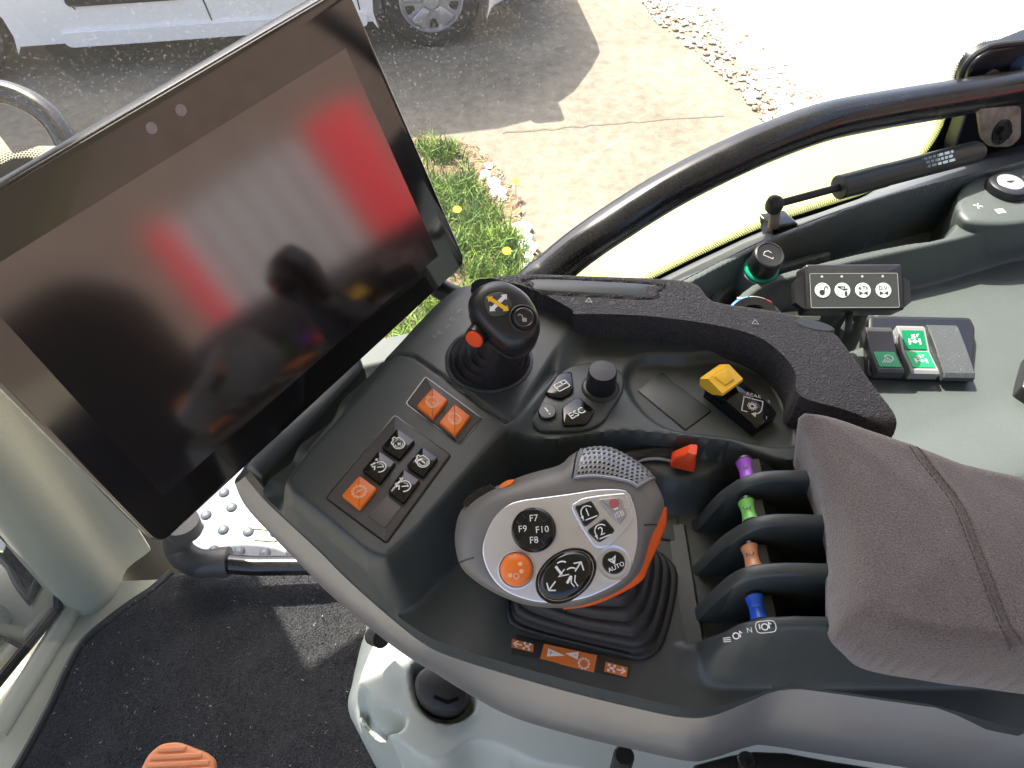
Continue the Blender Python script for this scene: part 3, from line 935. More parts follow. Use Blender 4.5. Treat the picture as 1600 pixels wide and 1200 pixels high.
mb = MB(); mb.loft(rings[::-1], cap0=True, cap1=True)
mb.build('head', MT['head'], main, 60)
# seam lines of the shell
def on_head(th, t, off=0.0):
    r = ring(t, 0)
    k = (th % (2 * math.pi)) / (2 * math.pi) * NS
    i = int(k) % NS; fq = k - int(k)
    p = r[i] * (1 - fq) + r[(i + 1) % NS] * fq
    d = p - fc
    d = d / np.linalg.norm(d)
    g = .6 + .4 * min(1, -t / .02)
    return ff.p(p[0] + d[0] * off * g, p[1] + d[1] * off * g, t + off * (1 - g) * 1.5)
def ang(u, v, z=0):
    q = np.array(ff.px(u, v, z)) - fc
    return math.atan2(q[1], q[0])
mb = MB()
a1 = ang(895, 745, -.008)
mb.tube([on_head(a1, t, .0001) for t in (-.001, -.003, -.006, -.010, -.014, -.019)], .0005, 6)
mb.build('shell_seam', MT['black'], main)
mb = MB()
a2 = ang(1025, 820, -.010)
mb.tube([on_head(a2, t, .0001) for t in (-.001, -.003, -.006, -.010, -.014, -.02, -.026)], .0004, 6)
mb.build('shell_seam', MT['black'], main)
mb = MB()
a3 = ang(735, 875, -.010)
mb.tube([on_head(a3, t, .0001) for t in (-.001, -.003, -.006, -.010, -.014, -.02)], .0004, 6)
mb.build('shell_seam', MT['black'], main)
# face plate
mb = MB()
mb.prism(ff, [tuple(fc + (p - fc) * 1.0) for p in face2], -.0008, .0010, bev=.0008)
mb.build('face_plate', MT['silver'], main, 50)
# grille over the rear of the head: a perforated skin with real holes over a black backing
def tw(w): return TS * (1 - (1 - min(w, 1.0) ** 2) ** (1 / 2.2)) if w <= 1 else TS - (w - 1) * .03
def on_w(th, w, off=0.0): return on_head(th, tw(w), off)
def px_w(u, v, w): return ang(u, v, tw(w))
a0, a1g = px_w(1016, 743, .62), px_w(901, 744, .55)
if a1g < a0: a1g += 2 * math.pi
mb = MB()
rows = 8
cols = 14
SEG = 10
def gp(s, t, off): return on_w(a0 + (a1g - a0) * s, .33 + .80 * t, off)
hole_in = MB()
for j in range(rows):
    for i in range(cols - (j % 2)):
        sc, tc_ = (i + .5 + .5 * (j % 2)) / cols, (j + .5) / rows
        hs, ht = .5 / cols, .5 / rows
        outer, inner, deep = [], [], []
        for k in range(SEG):
            a = 2 * math.pi * k / SEG
            m = max(abs(math.cos(a)), abs(math.sin(a)))
            outer.append(gp(sc + hs * math.cos(a) / m, tc_ + ht * math.sin(a) / m, .0010))
            inner.append(gp(sc + hs * .68 * math.cos(a), tc_ + ht * .68 * math.sin(a), .0011))
            deep.append(gp(sc + hs * .64 * math.cos(a), tc_ + ht * .64 * math.sin(a), .0004))
        mb.loft([outer, inner, deep], cap0=False, cap1=False)
        mb.add(deep, [tuple(range(SEG))], 1)
    if j % 2:
        for sA in (0, 1 - .5 / cols):
            mb.add([gp(sA, j / rows, .0010), gp(sA + .5 / cols, j / rows, .0010), gp(sA + .5 / cols, (j + 1) / rows, .0010), gp(sA, (j + 1) / rows, .0010)], [(0, 1, 2, 3)])
mb.build('grille', [MT['grille'], MT['gloss']], main, kind='stuff')
mb = MB()
bord = [gp(-.03, t, .0008) for t in np.linspace(1.0, -.05, 10)] + [gp(s, -.05, .0008) for s in np.linspace(-.03, 1.03, 30)] + [gp(1.03, t, .0008) for t in np.linspace(-.05, 1.0, 10)]
mb.tube(bord, .0010, 6)
mb.build('grille_frame', MT['grille'], main)
# orange lower shell
mb = MB()
o_px = [(1042, 792), (1041, 818), (1031, 846), (1014, 884), (1002, 908), (963, 931), (921, 947), (880, 952)]
def orr(t, k): 
    r = ring(TS, 0).copy()
    return bc + (r - bc) * k
TO = -.024
op = crom([ff.px(u, v, TO) for u, v in o_px], 5)
inner1 = [np.array(p) * 1.0 for p in op]
rr = []
for q, (dz, sc) in enumerate([(.006, .80), (.003, .97), (0, 1.0), (-.006, .99), (-.014, .95), (-.024, .87), (-.034, .76)]):
    rr.append([ff.p(*(bc + (p - bc) * sc), TO + dz) for p in inner1])
mb.loft(rr, cap0=False, cap1=False, closed=False)
mb.build('orange_shell', MT['orange2'], main, 60)

# buttons of the face
def drape(mb, f, prof, r, sx=1, sy=1, off=.00025):
    pr = sorted((k, z) for k, z in prof)
    ks, zs = [k for k, z in pr], [z for k, z in pr]
    for i, p in enumerate(mb.v):
        x, y, z = f.loc(p)
        k = math.hypot(x / (r * sx), y / (r * sy))
        mb.v[i] = tuple(f.p(x, y, float(np.interp(k, ks, zs)) + off))
def fbtn(name, u, v, rpx, prof, mat, seg=36, sx=1, sy=1, rot=0, ring_=None):
    c = ff.px(u, v, .002)
    e = ff.px(u + rpx, v, .002)
    r = math.hypot(e[0] - c[0], e[1] - c[1])
    f = ff.at(c[0], c[1], .0009, rot)
    if ring_:
        mb = MB(); mb.lathe(f, [(r * k, z) for k, z in ring_], seg, sx=sx, sy=sy, cap0=False, cap1=False)
        mb.build('button_well', MT['silver'] if name != 'rocker_pad' else MT['gloss'], main)
    mb = MB(); mb.lathe(f, [(r * k, z) for k, z in prof], seg, sx=sx, sy=sy)
    return mb.build(name, mat, main, 40), f, r
WELLR = [(1.22, -.0002), (1.18, .0008), (1.10, .0010), (1.05, .0004), (1.03, -.0004)]
o, f, r = fbtn('direction_pad', 834, 828, 35, [(1.0, 0), (1.0, .0022), (.96, .0034), (.88, .0042), (.80, .0040), (.5, .0037), (.001, .0036)], MT['gloss'], 44)
mb = MB()
ft_ = f.at(0, 0, 0, rad(-6))
for tx, x, y in (('F7', 0, .50), ('F9', -.47, 0), ('F10', .40, .02), ('F8', .06, -.46)):
    mb.text(ft_.at(x * r, y * r, .0044, rad(8)), tx, r * .42)
mb.build('lettering', MT['white'], o)
mb = MB()
for k in range(4):
    a = rad(45 + 90 * k + 4)
    q = f.at(math.cos(a) * r * .66, math.sin(a) * r * .66, .0040, a)
    mb.prism(q, rounded([(-.14 * r, -.17 * r), (.16 * r, -.25 * r), (.16 * r, .25 * r), (-.14 * r, .17 * r)], .0008), 0, .0010, bev=.0005)
mb.build('corner_studs', MT['gloss'], o)
o, f, r = fbtn('orange_button', 807, 890, 25, [(1.0, 0), (1.0, .0022), (.95, .0036), (.8, .0047), (.5, .0056), (.001, .0060)], MT['orange'], 36, ring_=WELLR)
mb = MB()
for x, y in ((.3, .3), (-.35, -.35), (.35, -.15)): mb.flat(f, circ(r * .14, 10, x * r, y * r), 0)
mb.stroke(f, circ(r * .16, 12, .02 * r, -.42 * r), .0006, .0055, closed=True)
drape(mb, f, [(1.0, 0), (1.0, .0022), (.95, .0036), (.8, .0047), (.5, .0056), (.001, .0060)], r)
mb.build('symbol', MT['orangeprint'], o)
o, f, r = fbtn('rocker_pad', 884, 899, 40, [(1.0, 0), (1.0, .0022), (.95, .0040), (.8, .0052), (.5, .0058), (.001, .0060)], MT['gloss'], 48, sx=1.17, sy=.82, rot=rad(32), ring_=[(1.14, -.0002), (1.10, .0012), (1.06, .0012), (1.02, -.0002)])
mb = MB()
zt = .0061
arrow_ = lambda x0, y0, x1, y1: (mb.stroke(f, [(x0 * r, y0 * r), (x1 * r, y1 * r)], .0009, zt), None)
u_ = rad(-32)
def rp(x, y): return (x * math.cos(u_) - y * math.sin(u_), x * math.sin(u_) + y * math.cos(u_))
def st(L, w=.0007, dz=0): mb.stroke(f, [tuple(np.array(rp(*p)) * r) for p in L], w, zt - .0009 + dz)
st([(.38, .12), (.62, .44)]); st([(.34, .42), (.64, .46), (.72, .14)])
st([(-.40, -.22), (-.66, -.52)]); st([(-.40, -.56), (-.68, -.55), (-.74, -.26)])
st([(-.36, .34), (-.14, .02)], .0013); st([(-.02, .22), (-.26, -.05), (.14, .02)], .0006, .0008); st(arc(.3, 130, 60, 6, -.1, .22), .0007, .0008)
st([(.04, -.32), (.22, -.05)], .0013, .0006); st([(.24, -.05), (.20, -.30), (.32, -.46)], .0006, .0007); st([(.38, -.02), (.34, -.26), (.46, -.44)], .0006, .0007); st(arc(.28, 130, 60, 6, .26, -.02), .0007, .0008)
drape(mb, f, [(1.0, 0), (1.0, .0022), (.95, .0040), (.8, .0052), (.5, .0058), (.001, .0060)], r, 1.17, .82)
mb.build('symbol', MT['white'], o)
o, f, r = fbtn('auto_button', 959, 879, 18, [(1.0, 0), (1.0, .0018), (.9, .0027), (.001, .0029)], MT['gloss'], 32, ring_=[(1.6, -.0002), (1.52, .0006), (1.3, .0002), (1.05, -.0006)])
mb = MB(); q = f.at(0, 0, .0031, rad(22))
mb.text(q, 'AUTO', r * .55, cy=-.42 * r, bold=.01)
mb.stroke(q, [(-.34 * r, .42 * r), (0, .30 * r), (.34 * r, .42 * r), (0, -.1 * r), (-.34 * r, .42 * r)], .0007); mb.stroke(q, [(0, .3 * r), (0, -.1 * r)], .0006, .00003)
mb.build('lettering', MT['white'], o)
mb = MB()
Q = [np.array(p) for p in crom([ff.px(u, v, .001) for u, v in [(894, 797), (901, 784), (918, 777), (968, 771), (979, 775), (989, 804), (986, 817), (953, 852), (936, 856), (924, 849)]], 5, True)]
mb.prism(ff, Q, .0002, .0020, bev=.0008)
mb.build('button_frame', MT['silver'], main, 50)
for L, mt, tx in (([(897, 791), (923, 781), (938, 805), (913, 825)], 'gloss', '1'), ([(916, 830), (944, 809), (962, 830), (936, 849)], 'gloss', '2'), ([(934, 780), (969, 777), (980, 805), (968, 821)], 'clear', 'ISB')):
    P = rounded([ff.px(u, v, .002) for u, v in L], .002)
    mb = MB(); mb.prism(ff, P, .0005, .0034, bev=.0010)
    o = mb.build('function_button', MT[mt], main, 40)
    c = np.mean([ff.px(u, v, .003) for u, v in L], 0)
    q = ff.at(c[0], c[1], .0036, rad(18))
    mb = MB()
    if tx != 'ISB':
        mb.text(q, tx, .0062)
        mb.stroke(q, [(-.0034, -.0034)] + [(x * .0034, y * .0034) for x, y in arc(1, 190, 30, 9)], .0006); mb.stroke(q, [(-.0024, -.0036), (.0042, -.0036)], .0006)
        mb.flat(q, [(-.0044, -.0012), (-.0026, -.0012), (-.0035, -.0030)], .0001)
        mb.build('symbol', MT['white'], o)
    else:
        mb.text(q, 'ISB', .0042, cx=.0006, cy=-.0030)
        mb.flat(q, [(-.0012, -.0002), (.0012, -.0002), (.0012, .0022), (-.0012, .0022)])
        mb.build('symbol', MT['white'], o)
        mb = MB(); mb.prism(q, circ(.0026, 16, .0002, .0032), -.0004, .0001); mb.build('lens', MT['pink'], o)
# thumb roller and orange tick on the head's flank
aR = px_w(752, 776, .93)
mb = MB()
for k in range(9):
    th = aR - .13 + .26 * k / 8
    p = on_w(th, .93, .0)
    nrm = (p - ff.p(fc[0], fc[1], -.013)).normalized()
    fk = Fr(p, ff.n, nrm)
    mb.prism(fk, rounded([(-.004, -.0016), (.004, -.0016), (.004, .0016), (-.004, .0016)], .0006), -.003, .0018 + .001 * math.sin(math.pi * k / 8), bev=.0006)
mb.build('thumb_roller', MT['gloss'], main)
p = on_w(px_w(795, 760, .78), .78, .0)
fk = Fr(p, on_w(px_w(805, 756, .78), .78, 0) - p, (p - ff.p(fc[0], fc[1], -.030)).normalized() * .6 + ff.n * .7)
mb = MB(); mb.lathe(fk, [(.0050, -.002), (.0050, .0008), (.0044, .0014), (.0001, .0016)], 24, sx=1, sy=.38); mb.build('orange_tick', MT['orange'], main)
# gaiter
g_px = [(797, 922), (795, 958), (803, 975), (840, 989), (900, 1004), (970, 1021), (1000, 1027), (1028, 1012), (1043, 975), (1055, 912), (1048, 880), (1000, 850), (900, 845), (820, 880)]
gf = frZ(925, 945, WELL)
gb = resample(crom([gf.px(u, v, .003) for u, v in g_px], 5, True), 64, gf.px(925, 940))
gc = np.array(gf.px(925, 935))
nk = np.array(gf.loc(ff.p(bc[0], bc[1], -.058))[:2])
rr = []
prof = [(1.03, 0), (1.03, .002), (1.0, .0035), (.97, .003), (.95, .005)]
N_ = 5
for k in range(N_):
    s0 = .95 - .40 * k / N_
    z0 = .005 + .030 * k / N_
    prof += [(s0, z0 + .002), (s0 - .012, z0 + .0044), (s0 - .035, z0 + .0056), (s0 - .062, z0 + .0054)]
for s, z in prof:
    q = min(1, max(0, (1 - s) / .5))
    c = gc * (1 - q * .8) + nk * q * .8
    rm_ = float(np.mean(np.linalg.norm(gb - gc, axis=1)))
    rr.append([gf.p(*(c + ((p - gc) * (1 - q * .7) + (p - gc) / np.linalg.norm(p - gc) * rm_ * q * .7) * s), z) for p in gb])
mb = MB(); mb.loft(rr, cap0=False, cap1=True)
mb.build('gaiter', MT['rubber'], main, 60)

# =================================================================== small crossgate joystick
joy = thing('crossgate_joystick', onZ(765, 565, DECK), 'small black joystick with yellow and white arrows and an orange red thumb button', 'joystick')
fj0 = frZ(764, 562, DECK)
e = fj0.px(829, 562)
R0 = e[0]
mb = MB()
mb.lathe(fj0, [(R0 * 1.06, -.001), (R0 * 1.06, .0010), (R0 * 1.0, .0016), (R0 * .96, .0010)], 48, cap0=False, cap1=False)
mb.build('collar', MT['plastic'], joy)
NJ = Vector((.03, -.42, .9)).normalized()
JC = onZ(788, 500, .668)
fj = Fr(JC, (1, 0, 0), NJ)
neck = fj.p(-.004, -.010, -.030)
nl = fj0.loc(neck)
rr = []
prof = [(.98, 0)]
for k in range(4):
    s0 = .96 - .62 * k / 4
    z0 = .001 + .030 * k / 4
    prof += [(s0, z0 + .001), (s0 - .02, z0 + .0045), (s0 - .06, z0 + .006), (s0 - .12, z0 + .004)]
prof += [(.34, .036), (.30, .05)]
for s, z in prof:
    q = min(1, (1 - s) / .66)
    rr.append([fj0.p(nl[0] * q * .9 + R0 * s * math.cos(2 * math.pi * i / 48), nl[1] * q * .9 + R0 * s * math.sin(2 * math.pi * i / 48), z) for i in range(48)])
mb = MB(); mb.loft(rr, cap0=False); mb.build('gaiter', MT['rubber'], joy, 60)
j_px = [(733, 470), (748, 452), (775, 443), (800, 449), (826, 468), (841, 496), (843, 520), (832, 541), (812, 552), (792, 551), (768, 533), (744, 508), (732, 488)]
jo = resample(crom([fj.px(u, v) for u, v in j_px], 6, True), 64, (0, 0))
jc = jo.mean(0)
prof = [(-.046, .34), (-.040, .40), (-.032, .55), (-.024, .74), (-.016, .89), (-.008, .98), (0, 1.0), (.004, .985), (.0075, .94), (.0100, .86), (.0115, .76), (.0124, .6), (.0130, .35), (.0132, .02)]
rr = []
for t, k in prof:
    sh = np.array((-.003, -.006)) * max(0, -t - .016) / .03
    rr.append([fj.p(*(jc + sh + (p - jc) * k), t) for p in jo])
mb = MB(); mb.loft(rr); mb.build('head', MT['black'], joy, 60)
mb = MB(); mb.tube([fj.p(*(jc + (p - jc) * .965), -.0105) for p in np.vstack([jo, jo[:1]])], .0005, 6, cap=False); mb.build('parting_line', MT['rubber'], joy)
# emblem
TZ = .0126
c = fj.px(778, 477, TZ)
fe = fj.at(c[0], c[1], TZ + .0001)
mb = MB(); mb.prism(fe, crom([fe.px(u, v) for u, v in [(757, 468), (768, 460), (785, 458), (797, 470), (799, 482), (785, 493), (768, 494), (760, 484)]], 4, True), 0, .0012, bev=.0004)
em = mb.build('emblem', MT['plastic'], joy)
def darrow(mb, f, L, w, hw, hl, z):
    mb.flat(f, [(-L + hl, -w), (L - hl, -w), (L - hl, -hw), (L, 0), (L - hl, hw), (L - hl, w), (-L + hl, w), (-L + hl, hw), (-L, 0), (-L + hl, -hw)], z)
a = fe.px(761, 465); b = fe.px(795, 487)
mb = MB(); q = fe.at((a[0] + b[0]) / 2, (a[1] + b[1]) / 2, .0016, math.atan2(b[1] - a[1], b[0] - a[0]))
darrow(mb, q, math.hypot(b[0] - a[0], b[1] - a[1]) / 2, .0012, .0024, .0028, 0); mb.build('yellow_arrow', MT['yellow'], em)
a = fe.px(765, 488); b = fe.px(792, 461)
mb = MB(); q = fe.at((a[0] + b[0]) / 2, (a[1] + b[1]) / 2, .0014, math.atan2(b[1] - a[1], b[0] - a[0]))
darrow(mb, q, math.hypot(b[0] - a[0], b[1] - a[1]) / 2, .0012, .0024, .0028, 0); mb.build('white_arrow', MT['white'], em)
# lock button
c = fj.px(817, 499, .011)
q = Fr(fj.p(c[0], c[1], .0122), fj.x, NJ + fj.x * .22 - fj.y * .05)
mb = MB(); mb.lathe(q, [(.0086, -.004), (.0086, .0006), (.0078, .0012), (.0070, .0004), (.0066, -.001)], 32, cap0=False, cap1=False); mb.build('button_rim', MT['rubber'], joy)
mb = MB(); mb.lathe(q, [(.0062, -.002), (.0062, .0022), (.0055, .0030), (.0048, .0024), (.0001, .0022)], 32); lk = mb.build('lock_button', MT['black'], joy)
mb = MB(); mb.flat(q, [(-.0012, -.0026), (.0016, -.0026), (.0016, -.0002), (-.0012, -.0002)], .0026); mb.stroke(q, [(-.0008, -.0002), (-.0012, .0012), (-.003, .0018), (-.0036, .0006)], .0006, .0026); mb.build('symbol', MT['dimprint'], lk)
# thumb button
bd = Vector((-.40, -.88, .12)).normalized()
bpnt = onP(741, 530, fj.p(-.016, -.016, -.004), bd)
q = Fr(bpnt, (1, 0, 0), bd)
mb = MB(); mb.lathe(q, [(.0078, -.022), (.0070, -.010), (.0068, -.002), (.0064, -.0006), (.0057, -.0008)], 28); mb.build('button_barrel', MT['black'], joy)
mb = MB(); mb.lathe(q, [(.0056, -.002), (.0056, .0004), (.0050, .0010), (.0001, .0012)], 28); mb.build('thumb_button', MT['red'], joy)
# =================================================================== display terminal
Lm = .290
BLm = atD(250, 852, 1.591 * Lm)
BRm = atD(728, 410, 2.061 * Lm)
hx = (BRm - BLm).normalized()
dn = ray(728, 410).cross(ray(551, 0)).cross(hx).normalized()
if dn.z > 0: dn = -dn
nm = hx.cross(-dn).normalized()
fm = Fr(BLm, hx, nm)            # x along the lower edge, y up the screen, normal to the driver
Wm = (BRm - BLm).length
Hm = fm.px(546, -24)[1]
disp = thing('display_terminal', BLm + hx * Wm * .5, 'large black touchscreen terminal, switched off, red and grey reflections in its screen', 'display')
M_bez = M('screen_glass', (.006, .005, .006), .10, ior=2.0, dust=.02, rvar=.04)
M_scr = M('screen_panel', (.011, .009, .009), .105, ior=2.35, dust=.035, dustcol=(.5, .5, .5))
M_edge = M('terminal_edge', (.035, .025, .025), .16, dust=.03, ior=1.9)
M_back = M('terminal_back', (.30, .31, .31), .4)
mb = MB()
R = rounded([(0, 0), (Wm, 0), (Wm, Hm), (0, Hm)], .009, 6)
mb.prism(fm, R, -.0045, 0, bev=.0006)
mb.build('front_glass', M_bez, disp, 40)
mb = MB()
R2 = rounded([(-.0012, -.0012), (Wm + .0012, -.0012), (Wm + .0012, Hm + .0012), (-.0012, Hm + .0012)], .010, 6)
mb.prism(fm, R2, -.0185, -.0030, bev=.0028)
mb.build('frame', M_edge, disp, 40)
mb = MB()
R3 = rounded([(.0005, .001), (Wm - .008, .001), (Wm - .008, Hm - .014), (.0005, Hm - .014)], .012, 6)
P3 = [np.array(p) for p in R3]
mb.loft([[fm.p(*p, -.0186) for p in P3], [fm.p(*p, -.026) for p in P3], [fm.p(*p, -.036) for p in inset(P3, .012)], [fm.p(*p, -.040) for p in inset(P3, .03)]][::-1])
mb.build('housing', M_back, disp, 40)
s_tr, s_br, s_bl = [np.array(fm.px(u, v, .0004)) for u, v in ((540, 75), (685, 400), (255, 775))]
s_tl = s_bl + (s_tr - s_br)
mb = MB(); mb.prism(fm, [s_bl, s_br, s_tr, s_tl], -.0002, .0003); mb.build('screen', M_scr, disp)
M_dot = M('sensor_window', (.30, .27, .28), .5)
for u, v in ((237, 200), (283, 172)):
    c = fm.px(u, v, .0003)
    mb = MB(); mb.lathe(fm.at(c[0], c[1], 0), [(.0031, -.0004), (.0031, .0003), (.0001, .0004)], 24); mb.build('sensor_window', M_dot, disp)
# arm that carries the terminal from the console
mb = MB()
a = fm.p(Wm * .80, Hm * .35, -.034)
b = onZ(722, 446, .588)
mb.tube(crom([a, a - nm * .035, fm.p(Wm * .93, .015, -.055), b + Vector((-.012, .004, -.012)), b + Vector((.03, .0, -.02))], 6), .0085, 14)
mb.build('support_arm', MT['black'], disp)
mb = MB(); f_ = frZ(470, 690, .545, 560, 600)
P = [f_.px(u, v) for u, v in [(395, 752), (420, 775), (575, 600), (560, 560), (470, 640)]]
mb.prism(f_, P, -.02, .02, bev=.004); mb.build('mount_bracket', MT['plastic'], disp)
# =================================================================== cab: side window line runs along GX, GN points out of the cab
GX = Vector((.92, .39, 0)).normalized()
GN = Vector((-.39, .92, 0)).normalized()
def gpt(off): return GN * (.515 + off)
def onG(u, v, off): return onP(u, v, gpt(off), GN)
GLASS = .075
fg = Fr(gpt(GLASS), GX, Vector((0, 0, 1)).cross(GX) * -1 if False else -GN)   # plane of the side glass
fg = Fr(gpt(GLASS), GX, (GX.cross(Vector((0, 0, 1)))))

def gl_mat(name, dustamt):
    m = bpy.data.materials.new(name); m.use_nodes = True
    N, L = nodes(m)
    N.remove(N['Principled BSDF'])
    out = N['Material Output']
    tr = N.new('ShaderNodeBsdfTransparent'); tr.inputs[0].default_value = (.96, .98, .97, 1)
    gl = N.new('ShaderNodeBsdfGlossy'); gl.inputs['Roughness'].default_value = .02
    fr = N.new('ShaderNodeFresnel'); fr.inputs[0].default_value = 1.45
    mx = N.new('ShaderNodeMixShader')
    L.new(fr.outputs[0], mx.inputs[0]); L.new(tr.outputs[0], mx.inputs[1]); L.new(gl.outputs[0], mx.inputs[2])
    df = N.new('ShaderNodeBsdfDiffuse'); df.inputs[0].default_value = (.75, .72, .65, 1)
    ts = N.new('ShaderNodeBsdfTranslucent'); ts.inputs[0].default_value = (.75, .72, .65, 1)
    ad = N.new('ShaderNodeMixShader'); ad.inputs[0].default_value = .6
    L.new(df.outputs[0], ad.inputs[1]); L.new(ts.outputs[0], ad.inputs[2])
    tc = N.new('ShaderNodeTexCoord')
    n1 = N.new('ShaderNodeTexNoise'); n1.inputs['Scale'].default_value = 520; n1.inputs['Detail'].default_value = 3
    n2 = N.new('ShaderNodeTexNoise'); n2.inputs['Scale'].default_value = 6; n2.inputs['Detail'].default_value = 5
    for n in (n1, n2): L.new(tc.outputs['Object'], n.inputs['Vector'])
    r1 = N.new('ShaderNodeMapRange'); r1.inputs['From Min'].default_value = .58; r1.inputs['From Max'].default_value = .74; r1.inputs['To Max'].default_value = dustamt * 2.2
    r2 = N.new('ShaderNodeMapRange'); r2.inputs['From Min'].default_value = .35; r2.inputs['From Max'].default_value = .75; r2.inputs['To Min'].default_value = dustamt * .12; r2.inputs['To Max'].default_value = dustamt * .5
    L.new(n1.outputs['Fac'], r1.inputs['Value']); L.new(n2.outputs['Fac'], r2.inputs['Value'])
    sm_ = N.new('ShaderNodeMath'); sm_.operation = 'ADD'
    L.new(r1.outputs[0], sm_.inputs[0]); L.new(r2.outputs[0], sm_.inputs[1])
    m2 = N.new('ShaderNodeMixShader')
    L.new(sm_.outputs[0], m2.inputs[0]); L.new(mx.outputs[0], m2.inputs[1]); L.new(ad.outputs[0], m2.inputs[2])
    L.new(m2.outputs[0], out.inputs['Surface'])
    return m
MT['glass'] = gl_mat('dusty_side_glass', .055)
MT['frit'] = M('ceramic_frit', (.012, .012, .013), .3)
MT['seal'] = M('black_seal', (.012, .012, .012), .5, var=.2, dust=.2)

# ---------------------------------------------------------------- floor and carpet
mb = MB()
fz = Fr((0, 0, 0), (1, 0, 0), (0, 0, 1))
fl = [onZ(262, 880, 0), onZ(110, 938, 0), onZ(-30, 1105, 0)]
mb.prism(fz, [(-.66, .475), (-.66, .44), (-.74, .28), (-.85, -.6), (.95, -.6), (.95, .92), (.35, .72), (-.13, .505), (-.30, .475), (-.47, .485)], -.05, 0)
mb.build('cab_floor', MT['pillar'], kind='structure')
cp = [(268, 893), (238, 920), (205, 942), (170, 968), (130, 1003), (105, 1045), (80, 1100), (40, 1175), (-10, 1260)]
cpts = [tuple(onZ(u, v, .012)[:2]) for u, v in cp]
c2 = [tuple(q) for q in crom(cpts, 5)] + [(-.45, -.2), (.2, -.2), (.2, .40), (-.10, .49)] + [tuple(onZ(u, v, .012)[:2]) for u, v in [(560, 872), (470, 885), (360, 893), (290, 893)]]
def car_z(X, Y, d):
    return .012 * np.sqrt(np.clip(1 - (1 - np.clip(d / .01, 0, 1)) ** 2, 0, 1)) + .0012 * np.sin(X * 60 + 2 * np.sin(Y * 40)) * sm(d / .03) + .001
cpt = hfield('floor_carpet', c2, .004, car_z, MT['carpet'], None, skirt=.0005, label='black cut pile carpet on the cab floor with a bound edge', cat='carpet')
mb = MB(); mb.tube([(p[0], p[1], .010) for p in crom(cpts, 5)], .006, 10); mb.build('bound_edge', MT['seal'], cpt)
# pile of the carpet
Vp, Fp = [], []
P2 = np.array(c2)
nb = 52000
xs = rng.uniform(-.62, .0, nb); ys = rng.uniform(.05, .5, nb)
d, ins, _, _ = sdist(xs, ys, c2)
k = ins & (d > .003)
xs, ys = xs[k], ys[k]
zz = car_z(xs, ys, d[k])
nn = len(xs)
a = rng.uniform(0, 6.283, nn); h = rng.uniform(.0018, .0042, nn); w = .0005
lx, ly = rng.normal(0, .0017, nn), rng.normal(0, .0017, nn)
V = np.empty((nn, 3, 3))
V[:, 0] = np.stack([xs - np.cos(a) * w, ys - np.sin(a) * w, zz], 1)
V[:, 1] = np.stack([xs + np.cos(a) * w, ys + np.sin(a) * w, zz], 1)
V[:, 2] = np.stack([xs + lx, ys + ly, zz + h], 1)
me = bpy.data.meshes.new('pile')
me.from_pydata(V.reshape(-1, 3).tolist(), [], np.arange(nn * 3).reshape(-1, 3).tolist())
me.materials.append(M('carpet_pile', (.085, .085, .088), 1.0, var=.5, vscale=900))
tag(put(bpy.data.objects.new('pile', me), (0, 0, 0), cpt), kind='stuff')
# straw and crumbs on the carpet
mb = MB()
for i in range(260):
    x, y = random.uniform(-.58, -.12), random.uniform(.08, .47)
    L_, a_ = random.uniform(.001, .0032), random.uniform(0, 6.28)
    mb.tube([(x, y, .017), (x + L_ * math.cos(a_), y + L_ * math.sin(a_), .0172)], random.uniform(.0002, .0004), 4)
mb.build('crumbs', M('straw', (.5, .46, .38), .8), cpt, kind='stuff')

# ---------------------------------------------------------------- front corner pillar
pl = thing('corner_pillar', (-.56, .49, 0), 'pale grey green corner pillar of the cab, left below the terminal', 'pillar')
sec = [(-.640, .475), (-.615, .445), (-.585, .432), (-.560, .438), (-.544, .462), (-.541, .500), (-.52, .535), (-.63, .53)]
secs = [tuple(p) for p in crom(sec, 4, True)]
rings = []
for z in (0, .05, .2, .5, .9, 1.3, 1.5):
    sh = (-.02 * z, .10 * z)
    k = 1
    rings.append([((x + .56) * k - .56 + sh[0], (y - .48) * k + .48 + sh[1], z) for x, y in secs])
mb = MB(); mb.loft(rings); mb.build('cladding', MT['pillar'], pl, 60)
mb = MB(); mb.tube([(-.648 - .02 * z, .462 + .10 * z, z) for z in (0.0, .3, .7, 1.1, 1.5)], .009, 8); mb.build('seal', MT['seal'], pl)
# floor sill and front glass
mb = MB()
a, b = onZ(112, 938, .02), onZ(-60, 1140, .02)
mb.tube([a + Vector((.012, .055, -.012)), b + Vector((.035, -.0, -.012))], .013, 12); 
mb.build('sill_bead', MT['pillar'], label='pale rounded sill bead along the foot of the front window', cat='sill')
wf = thing('front_window', (-.64, .3, .03), 'dusty front window pane left of the corner pillar with black seal', 'window')
mb = MB()
A, Bq = onZ(104, 934, .02), onZ(-70, 1148, .02)
up = Vector((-.10, .03, 1.4))
mb.add([A, Bq + (Bq - A) * 1.5, Bq + (Bq - A) * 1.5 + up, A + up], [(0, 1, 2, 3)])
mb.build('pane', MT['glass'], wf)
mb = MB(); mb.tube([A + Vector((-.015, .03, .25)), A + Vector((-.004, .004, .03)), A + (Bq - A) * .08, A + (Bq - A) * .5, Bq + (Bq - A)], .007, 8); mb.build('seal', MT['seal'], wf)

